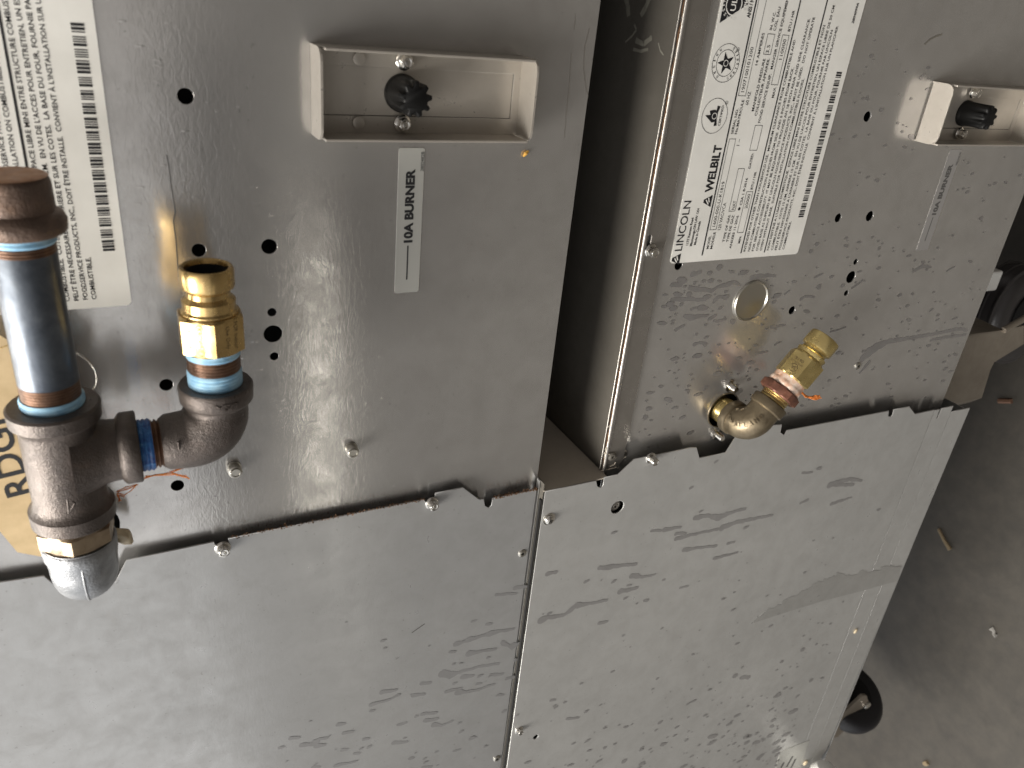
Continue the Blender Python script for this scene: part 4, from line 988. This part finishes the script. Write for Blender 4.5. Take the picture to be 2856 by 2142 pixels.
# hex bushing and galvanised elbow going into the wall
bm = bmesh.new(); lathe(bm, base0, AX, [(xhx - .001, 0.0132), (xbe + .001, 0.0132)], 40)
hexa(bm, base0, AX, xhx + .0012, xbe - .0012, 0.0178, Vector((0, -1, 0.12)).normalized()); obj('hex_bushing', bm, BRONZE, gp, smooth=25, label='dull brass hex bushing below the tee')
XH = -0.264; rb = 0.014
path = [Vector((xhx + .0005, -HL, ZA)), Vector((XH + rb + .001, -HL, ZA))] + arc3((XH, -HL, ZA), (-1, 0, 0), (0, 1, 0), rb, 16) + [Vector((XH, -HL + rb + .006, ZA)), Vector((XH, -.012, ZA))]
bm = bmesh.new(); tube(bm, path, [0.0160, 0.0152] + [0.0150] * 17 + [0.0150, 0.0160], 56)
lathe(bm, base0, AX, [(xhx - .0075, 0.0150), (xhx - .0065, 0.0164), (xhx - .0008, 0.0167), (xhx, 0.0160), (xhx, 0.012)], 56)
obj('galvanised_elbow', bm, GALV, gp, smooth=45, label='silver galvanised elbow turning into the panel')
bm = bmesh.new(); cb_ = Vector((XH + rb, -HL + rb, ZA)); sm_ = []
for p_ in [Vector((xhx - .0072, -HL, ZA)), Vector((xhx - .012, -HL, ZA))] + arc3((XH, -HL, ZA), (-1, 0, 0), (0, 1, 0), rb, 16):
    o_ = (p_ - cb_); o_.z = 0; o_ = Vector((0, -1, 0)) if p_.x > cb_.x else o_.normalized()
    sm_.append(p_ + o_ * .0150)
tube(bm, sm_, .00055, 8); obj('mould_seam', bm, GALV, gp, smooth=60)
bm = bmesh.new(); lathe(bm, (XH, 0.004, ZA), (0, -1, 0), threads(0, 0, 0, .016, 0.0122, 0.0016, 0.0005), 40); obj('wall_nipple', bm, THREAD, gp, smooth=40)
# blob of sealant, orange fibres
bm = bmesh.new(); cq = crop(100, 1400, 0.1808)
tube(bm, [cq(1170, 480, -.020), cq(1270, 480, -.018), cq(1340, 520, -.017), cq(1410, 580, -.015), cq(1480, 610, -.014)], [.0020, .0026, .0042, .0030, .0012], 10)
bmesh.ops.subdivide_edges(bm, edges=bm.edges[:], cuts=1, use_grid_fill=True)
for v_ in bm.verts: v_.co += Vector((random.uniform(-1, 1), random.uniform(-1, 1), random.uniform(-1, 1))) * .0005
obj('sealant_blob', bm, CREAM, gp, smooth=60)
bm = bmesh.new(); cf = crop(0, 950, 0.452); rnd = random.Random(4)
for path in ([(890, 850), (960, 830), (1050, 812), (1155, 772)], [(900, 840), (990, 826), (1060, 815), (1120, 835), (1165, 850)], [(895, 838), (1000, 832), (1090, 828), (1160, 848)], [(1090, 830), (1140, 832), (1168, 852)], [(1050, 812), (1110, 790), (1160, 770)],
             [(725, 935), (790, 915), (845, 890)], [(722, 940), (770, 955), (810, 925), (840, 892)], [(722, 945), (740, 975), (735, 990)], [(725, 950), (765, 960)], [(720, 930), (780, 905), (850, 885)], [(726, 960), (745, 985)]):
    for k_ in range(3):
        P = [cf(x + rnd.uniform(-5, 5), y + rnd.uniform(-5, 5), -.040 + rnd.uniform(-.002, .002)) for x, y in path]
        Q = []
        for i in range(len(P) - 1):
            for t in (0, .33, .66): Q.append(P[i].lerp(P[i + 1], t))
        tube(bm, Q + [P[-1]], rnd.uniform(.00010, .00024), 5)
obj('orange_fibres', bm, ORANGE, gp, kind='stuff')

# ================================================================== paper tag on a wire ring, behind the pipe
tg = empty('paper_tag', W(60, 1300, -.012), 'tan kraft tag with black capital letters hanging behind the black pipe', 'tag')
ck = crop(0, 850, 0.452)
po = [ck(*p, -.012) for p in ((-400, 200), (-60, 150), (230, 330), (400, 900), (430, 1380), (300, 1525), (250, 1552), (130, 1530), (108, 1526), (0, 1398), (-300, 1100))]
plate('tag_card', [(p.x, p.z) for p in po], [], -.0122, .0004, TAG, tg)
bm = bmesh.new()
pa, pb_ = ck(212, 1150, -.012), ck(36, 700, -.012)
dx = (pb_ - pa); dx.y = 0; ln = dx.length; dx.normalize(); upv = Vector((0, -1, 0)).cross(dx); upv = -upv if upv.z < 0 else upv
add_text(bm, 'RDGI', pa + Vector((0, -.0004, 0)), dx, upv, ln, 0.0125, bold=0.012, res=4)
obj('lettering', bm, INK, tg)
bm = bmesh.new(); rg = []
cr0 = ck(470, 420, -.022)
for i in range(29):
    t = 2 * math.pi * i / 28; rg.append(cr0 + Vector((math.cos(t) * .0128, math.sin(t) * .006 , math.sin(t) * .0125 + .004)))
tube(bm, rg, 0.00042, 8); obj('wire_ring', bm, CHROME, tg, smooth=60)
bm = bmesh.new(); tube(bm, [ck(-60, 300, -.02), ck(0, 268, -.02), ck(45, 250, -.022), ck(120, 220, -.02)], 0.00035, 8); obj('tie_wire', bm, BRASS, tg, smooth=60)

# ================================================================== right gas fitting
HR = 0.030; CR = Vector((-0.264, -HR, -0.3925))
gr = empty('gas_coupling_assembly', (-0.264, 0, -0.3925), 'dull bronze elbow with brown hex nut and bright brass coupling on the lower oven', 'pipe fitting')
m2 = W(2163, 1132, -HR); tp = W(2316, 952, -HR)
U = (tp - m2); U.y = 0; U.normalize()
def tR(px, py): return (W(px, py, -HR) - CR).dot(U)
t_m, t_n0, t_n1, t_h0, t_h1, t_c0, t_c1 = tR(2163, 1132), tR(2177, 1116), tR(2195, 1095), tR(2217, 1071), tR(2264, 1012), tR(2287, 988), tR(2314, 955)
CR2 = CR
bm = bmesh.new(); lathe(bm, (-0.264, 0.006, -0.3925), (0, -1, 0), threads(0, 0, 0, 0.0195, 0.0106, 0.0021, 0.0007), 40); obj('wall_nipple', bm, BRASS2, gr, smooth=40)
bm = bmesh.new(); lathe(bm, (-0.264, -.0001, -0.3925), (0, -1, 0), [(0, .0158), (.0008, .0156), (.0009, .0150)], 40, close0=False, close1=False); obj('hole_rim', bm, DULLBRASS, gr, smooth=40)
rb = 0.0125
path = [CR2 + Vector((0, rb + .003, 0))] + arc3(CR2, (0, -1, 0), tuple(U), rb, 16) + [CR2 + U * (t_m - .006), CR2 + U * (t_m - .001)]
bm = bmesh.new(); tube(bm, path, [0.0122] + [0.0124 + .0006 * math.sin(math.pi * i / 16) for i in range(17)] + [0.0124, 0.0125], 48)
lathe(bm, CR2, U, [(t_m - .0082, .0124), (t_m - .0070, .0139), (t_m - .0008, .0143), (t_m, .0137), (t_m, .0105)], 48)
lathe(bm, CR2 + Vector((0, rb + .0085, 0)), (0, -1, 0), [(0, .0105), (0, .0132), (.0008, .0139), (.0058, .0138), (.0070, .0124)], 48)
er = obj('bronze_elbow', bm, DULLBRASS, gr, smooth=45)
# raised place name following the bend
word = 'THAILAND'; bm = bmesh.new()
side = U.cross(Vector((0, -1, 0))).normalized()
if side.x > 0: side = -side
# letters sit on the side of the bend that faces the camera
arc = arc3(CR2, (0, -1, 0), tuple(U), rb, 28)
for i, ch in enumerate(word):
    k_ = 1 + i * 26 / 7; i0 = int(min(27, k_)); f_ = k_ - i0
    p = arc[i0].lerp(arc[min(28, i0 + 1)], f_)
    tdir = (arc[min(28, i0 + 1)] - arc[max(0, i0 - 1)]).normalized()
    toc = (CAM - p).normalized(); nr = (toc - tdir * toc.dot(tdir)).normalized()
    outw = (p - (CR2 + Vector((0, rb, 0)) + U * rb)).normalized()
    nr = (nr * 0.9 + outw * 0.12).normalized()
    upl = nr.cross(tdir)
    if upl.dot(outw) > 0: upl = -upl
    add_text(bm, ch, p + nr * .0131 - tdir * .0012 - upl * .0016, tdir, upl, 0.0024 if ch != 'I' else .0008, 0.0038, bold=.012, res=2)
r_ = bmesh.ops.extrude_face_region(bm, geom=bm.faces[:])
cen = CR2
for v_ in [g_ for g_ in r_['geom'] if isinstance(g_, bmesh.types.BMVert)]: v_.co += (CAM - v_.co).normalized() * .0007
bmesh.ops.recalc_face_normals(bm, faces=bm.faces)
obj('cast_letters', bm, DULLBRASS, er)
bm = bmesh.new(); lathe(bm, CR2, U, threads(0, 0, t_m - .003, t_n0 + .001, .0112, .0016, .0005), 40); obj('bushing_thread', bm, BRASS2, gr, smooth=40)
upR = (CAM - (CR2 + U * t_h0)).normalized()
sideR = U.cross(upR).normalized()
upn = (upR * math.cos(R(12)) + sideR * math.sin(R(12))).normalized()
bm = bmesh.new(); hexa(bm, CR2, U, t_n0, t_n1, .0162, (upR * math.cos(R(30)) + sideR * math.sin(R(30))).normalized()); obj('hex_nut', bm, COPPER, gr, smooth=25)
bm = bmesh.new(); lathe(bm, CR2, U, [(t_n1 - .001, .0122), (t_n1 + .001, .0134), ((t_n1 + t_h0) / 2, .0130), ((t_n1 + t_h0) / 2 + .0004, .0126), (t_h0 - .0012, .0128), (t_h0 + .001, .0120)], 40)
for v_ in bm.verts: v_.co += Vector((random.uniform(-1, 1), random.uniform(-1, 1), random.uniform(-1, 1))) * .0002
obj('thread_tape', bm, PTAPE, gr, smooth=50, label='pinkish white thread tape')
cR_ = coupling(CR2, U, upn, t_h0, t_h1, t_c0, t_c1, .0150, .0120, BRASS2, gr)
a, q1, q2 = frame(U, upn)
bm = bmesh.new(); ap = .0150 * math.cos(math.pi / 6)
best = max([R(30), R(-30)], key=lambda g_: (q1 * math.cos(g_) + q2 * math.sin(g_)).z)
nf = q1 * math.cos(best) + q2 * math.sin(best)
xd_ = nf.cross(U)
if xd_.dot(RC[0]) > 0: xd_ = -xd_
up_ = nf.cross(xd_)
hm = CR2 + nf * (ap + .00005)
add_text(bm, '0616', hm + U * (t_h1 - .0055) - xd_ * .0036, xd_, up_, .0074, .0024, bold=0.0, res=3)
add_text(bm, 'ANSI Z21.41', hm + U * (t_h1 - .0088) - xd_ * .0050, xd_, up_, .0100, .0014, bold=0.0, res=2)
cc = hm + U * (t_h0 + .0066); n_ = 32; ro = []
for i in range(n_):
    t = 2 * math.pi * i / n_
    for s in (1.0, 0.86): ro.append(bm.verts.new(cc + (xd_ * math.cos(t) + up_ * math.sin(t)) * .0032 * s))
for i in range(4, n_ - 2):
    j = (i + 1) % n_; bm.faces.new((ro[2 * i], ro[2 * j], ro[2 * j + 1], ro[2 * i + 1]))
add_text(bm, 'SA', cc - xd_ * .0019 - up_ * .0015, xd_, up_, .0038, .0030, bold=.01, res=3)
obj('engraving', bm, ENGR, cR_)
bm = bmesh.new(); cf = crop(2020, 900, .217); rnd = random.Random(5)                 # frayed tape end
for k_ in range(34):
    P = [cf(x + rnd.uniform(-s, s), y + rnd.uniform(-s, s), -.030 - rnd.uniform(0, .003)) for x, y, s in ((1000, 900, 12), (1050, 950, 12), (1120, 962, 14), (1180, 960, 30), (1230 + rnd.uniform(-30, 40), 945 + rnd.uniform(-30, 30), 20))]
    Q = []
    for i in range(len(P) - 1):
        for t in (0, .33, .66): Q.append(P[i].lerp(P[i + 1], t))
    tube(bm, Q, rnd.uniform(.00018, .0004), 5)
obj('frayed_tape', bm, ORANGE, gr, kind='stuff')

# ================================================================== stand and casters under the lower oven
sd = empty('oven_stand', (-0.30, 0.08, ZF + .1), 'brownish steel stand bracket carrying the lower oven', 'stand')
YS = 0.03
def poly3(name, pts, thick, material, parent, **k):
    """sheet through given world points, thickened along +Y"""
    bm = bmesh.new(); vs = [bm.verts.new(p) for p in pts]; f = bm.faces.new(vs)
    r_ = bmesh.ops.extrude_face_region(bm, geom=[f])
    bmesh.ops.translate(bm, verts=[g_ for g_ in r_['geom'] if isinstance(g_, bmesh.types.BMVert)], vec=thick)
    bmesh.ops.recalc_face_normals(bm, faces=bm.faces)
    return obj(name, bm, material, parent, **k)
cg = crop(2500, 700, 0.3015)
poly3('front_plate', [cg(x, y, YS) for x, y in ((400, 770), (680, 775), (990, 735), (1181, 690), (1181, 860), (905, 1030), (870, 1100), (790, 1360), (400, 1440))], (0, .003, 0), STANDM, sd)
poly3('bottom_plate', [cg(790, 1360, YS), cg(380, 1440, YS), cg(380, 1470, .10), cg(680, 1400, .10)], (0, .002, 0), STANDM, sd)
poly3('top_web', [cg(680, 772, YS), cg(990, 733, YS), cg(735, 615, .10), cg(600, 600, .10)], (-.002, 0, 0), STANDM, sd)
bm = bmesh.new(); a_ = cg(990, 733, YS); b_ = cg(1300, 560, YS)
tube(bm, [a_, b_], .0035, 8); obj('bent_edge', bm, STANDM, sd, smooth=60)
def caster(px, py, Y, rad, wid, tilt, lab, tyre):
    c = W(px, py, Y)
    rt = empty('caster_wheel', c, lab, 'caster', 'casters under the stand')
    ax = Vector((math.cos(tilt), math.sin(tilt), 0.0))
    bm = bmesh.new()
    lathe(bm, c - ax * wid / 2, ax, [(0, rad * .55), (0, rad * .80), (wid * .06, rad * .90), (wid * .2, rad * .97), (wid * .35, rad), (wid * .65, rad), (wid * .8, rad * .97), (wid * .94, rad * .90), (wid, rad * .80), (wid, rad * .55)], 64)
    obj('tyre', bm, tyre, rt, smooth=40)
    bm = bmesh.new()
    lathe(bm, c - ax * wid * .52, ax, [(0, rad * .15), (0, rad * .5), (wid * .04, rad * .56), (wid, rad * .56), (wid * 1.04, rad * .5), (wid * 1.04, rad * .15)], 48); obj('hub', bm, BLACKIN, rt, smooth=40)
    return rt, c, ax
rt, c, ax = caster(2366, 1944, 0.10, 0.054, 0.034, R(-25), 'black caster with a grey steel fork beside the lower cover edge', RUBBER)
c.z
bm = bmesh.new()
cg2 = crop(2200, 1300, .5073)
yk = W(2385, 1950, .10).y - .028
poly3('fork', [cg2(x, y, yk) for x, y in ((200, 1420), (310, 1350), (405, 1262), (428, 1262), (440, 1300), (458, 1318), (440, 1340), (405, 1350), (270, 1490), (200, 1500))], (0, .004, 0), STANDM, rt)
p = cg2(425, 1315, yk); bm.free(); bm = bmesh.new(); lathe(bm, p, (0, -1, 0), [(0, .0075), (.003, .007), (.005, .004), (.005, 0)], 16); obj('axle_nut', bm, CHROME, rt, smooth=40)
rt2, c2, ax2 = caster(2815, 872, 0.125, 0.062, 0.046, R(-84), 'dark caster with ridged grey tyre behind the stand bracket', GREYTYRE)
bm = bmesh.new()
for t_, rr in ((-.3, 1.0), (0.0, 1.012), (.3, 1.0)):
    lathe(bm, c2 + ax2 * .046 * t_ - ax2 * .002, ax2, [(0, .0610 * rr), (.001, .0630 * rr), (.003, .0630 * rr), (.004, .0610 * rr)], 64)
obj('tread_ridge', bm, GREYTYRE, rt2, smooth=40)
bm = bmesh.new(); lathe(bm, c2 + ax2 * .0235, ax2, [(0, .034), (.002, .034), (.003, .012), (.006, .010), (.006, 0)], 40); obj('wheel_cap', bm, BLACKIN, rt2)

# white foot and small white end at the right-hand border
p1 = cg(912, 275, .06)
bm = bmesh.new(); box(bm, p1.x - .012, p1.x + .010, .06, .075, p1.z - .010, p1.z + .012, .002)
tag(obj('white_bracket_end', bm, WHITE), 'small bright white bracket end peeking out beside the ridged caster', 'bracket')
p2 = cs2(800, 1668, -.035)
bm = bmesh.new(); lathe(bm, p2 + Vector((-.010, 0, 0)), (0.9, .1, -.1), [(-.02, .018), (.004, .018), (.012, .012), (.014, 0)], 24)
tag(obj('white_bottle', bm, WHITE, smooth=40), 'white rounded end of a container at the lower border beside the corner sticker', 'container')

# litter on the floor and a crumb on the panel
def floor_pt(px, py):
    d = RC.transposed() @ Vector(((px - 1428) / FPX, (py - 1071) / FPX, 1)); return CAM + d * ((ZF + .002 - CAM.z) / d.z)
bm = bmesh.new(); tube(bm, [floor_pt(2617, 1475), floor_pt(2632, 1505), floor_pt(2650, 1533)], [.0022, .0026, .0034], 6); tag(obj('straw_piece', bm, WOOD), 'thin tan stick lying alone on the dark floor', 'stick')
bm = bmesh.new(); tube(bm, [floor_pt(2765, 1752), floor_pt(2772, 1760), floor_pt(2772, 1768), floor_pt(2779, 1774)], [.0045, .0025, .0025, .004], 7); tag(obj('paper_scrap', bm, mat('grey_scrap', (.30, .29, .27), 0, .7)), 'small pale twisted scrap on the floor near the right border', 'scrap')
bm = bmesh.new(); tube(bm, [floor_pt(2578, 2130), floor_pt(2588, 2127)], .004, 6); tag(obj('floor_crumb', bm, WOOD), 'tiny tan crumb on the floor at the lower border', 'crumb')
bm = bmesh.new(); tube(bm, [floor_pt(2785, 1118), floor_pt(2822, 1119)], .0035, 6); tag(obj('orange_scrap', bm, mat('brown_scrap', (.17, .09, .055), 0, .7)), 'short orange brown strip on the floor beside the stand', 'scrap')
bm = bmesh.new(); ca_ = crop(750, 50, .4823); tube(bm, [ca_(1470, 802, -.0012), ca_(1485, 785, -.0015), ca_(1500, 770, -.0012)], [.0005, .0011, .0006], 7)
tag(obj('corn_crumb', bm, mat('crumb_orange', (.62, .34, .06), 0, .6)), 'small orange crumb stuck below the left knob box', 'crumb')
bm = bmesh.new(); p = W(2387, 1760, YC - .0014)
for v_ in bmesh.ops.create_icosphere(bm, subdivisions=2, radius=.0028)['verts']: v_.co = Vector((v_.co.x * 1.3 + p.x, v_.co.y * .35 + p.y, v_.co.z + p.z)) + Vector((random.uniform(-1, 1), 0, random.uniform(-1, 1))) * .0004
obj('dried_drop', bm, CREAM, LO, smooth=60)
bm = bmesh.new(); p = W(2247, 2128, YC - .0014)
for v_ in bmesh.ops.create_icosphere(bm, subdivisions=2, radius=.0036)['verts']: v_.co = Vector((v_.co.x * 1.3 + p.x, v_.co.y * .35 + p.y, v_.co.z + p.z))
obj('dried_drop', bm, CREAM, LO, smooth=60)

S.render.resolution_x = 1024; S.render.resolution_y = 768
S.render.engine = 'CYCLES'
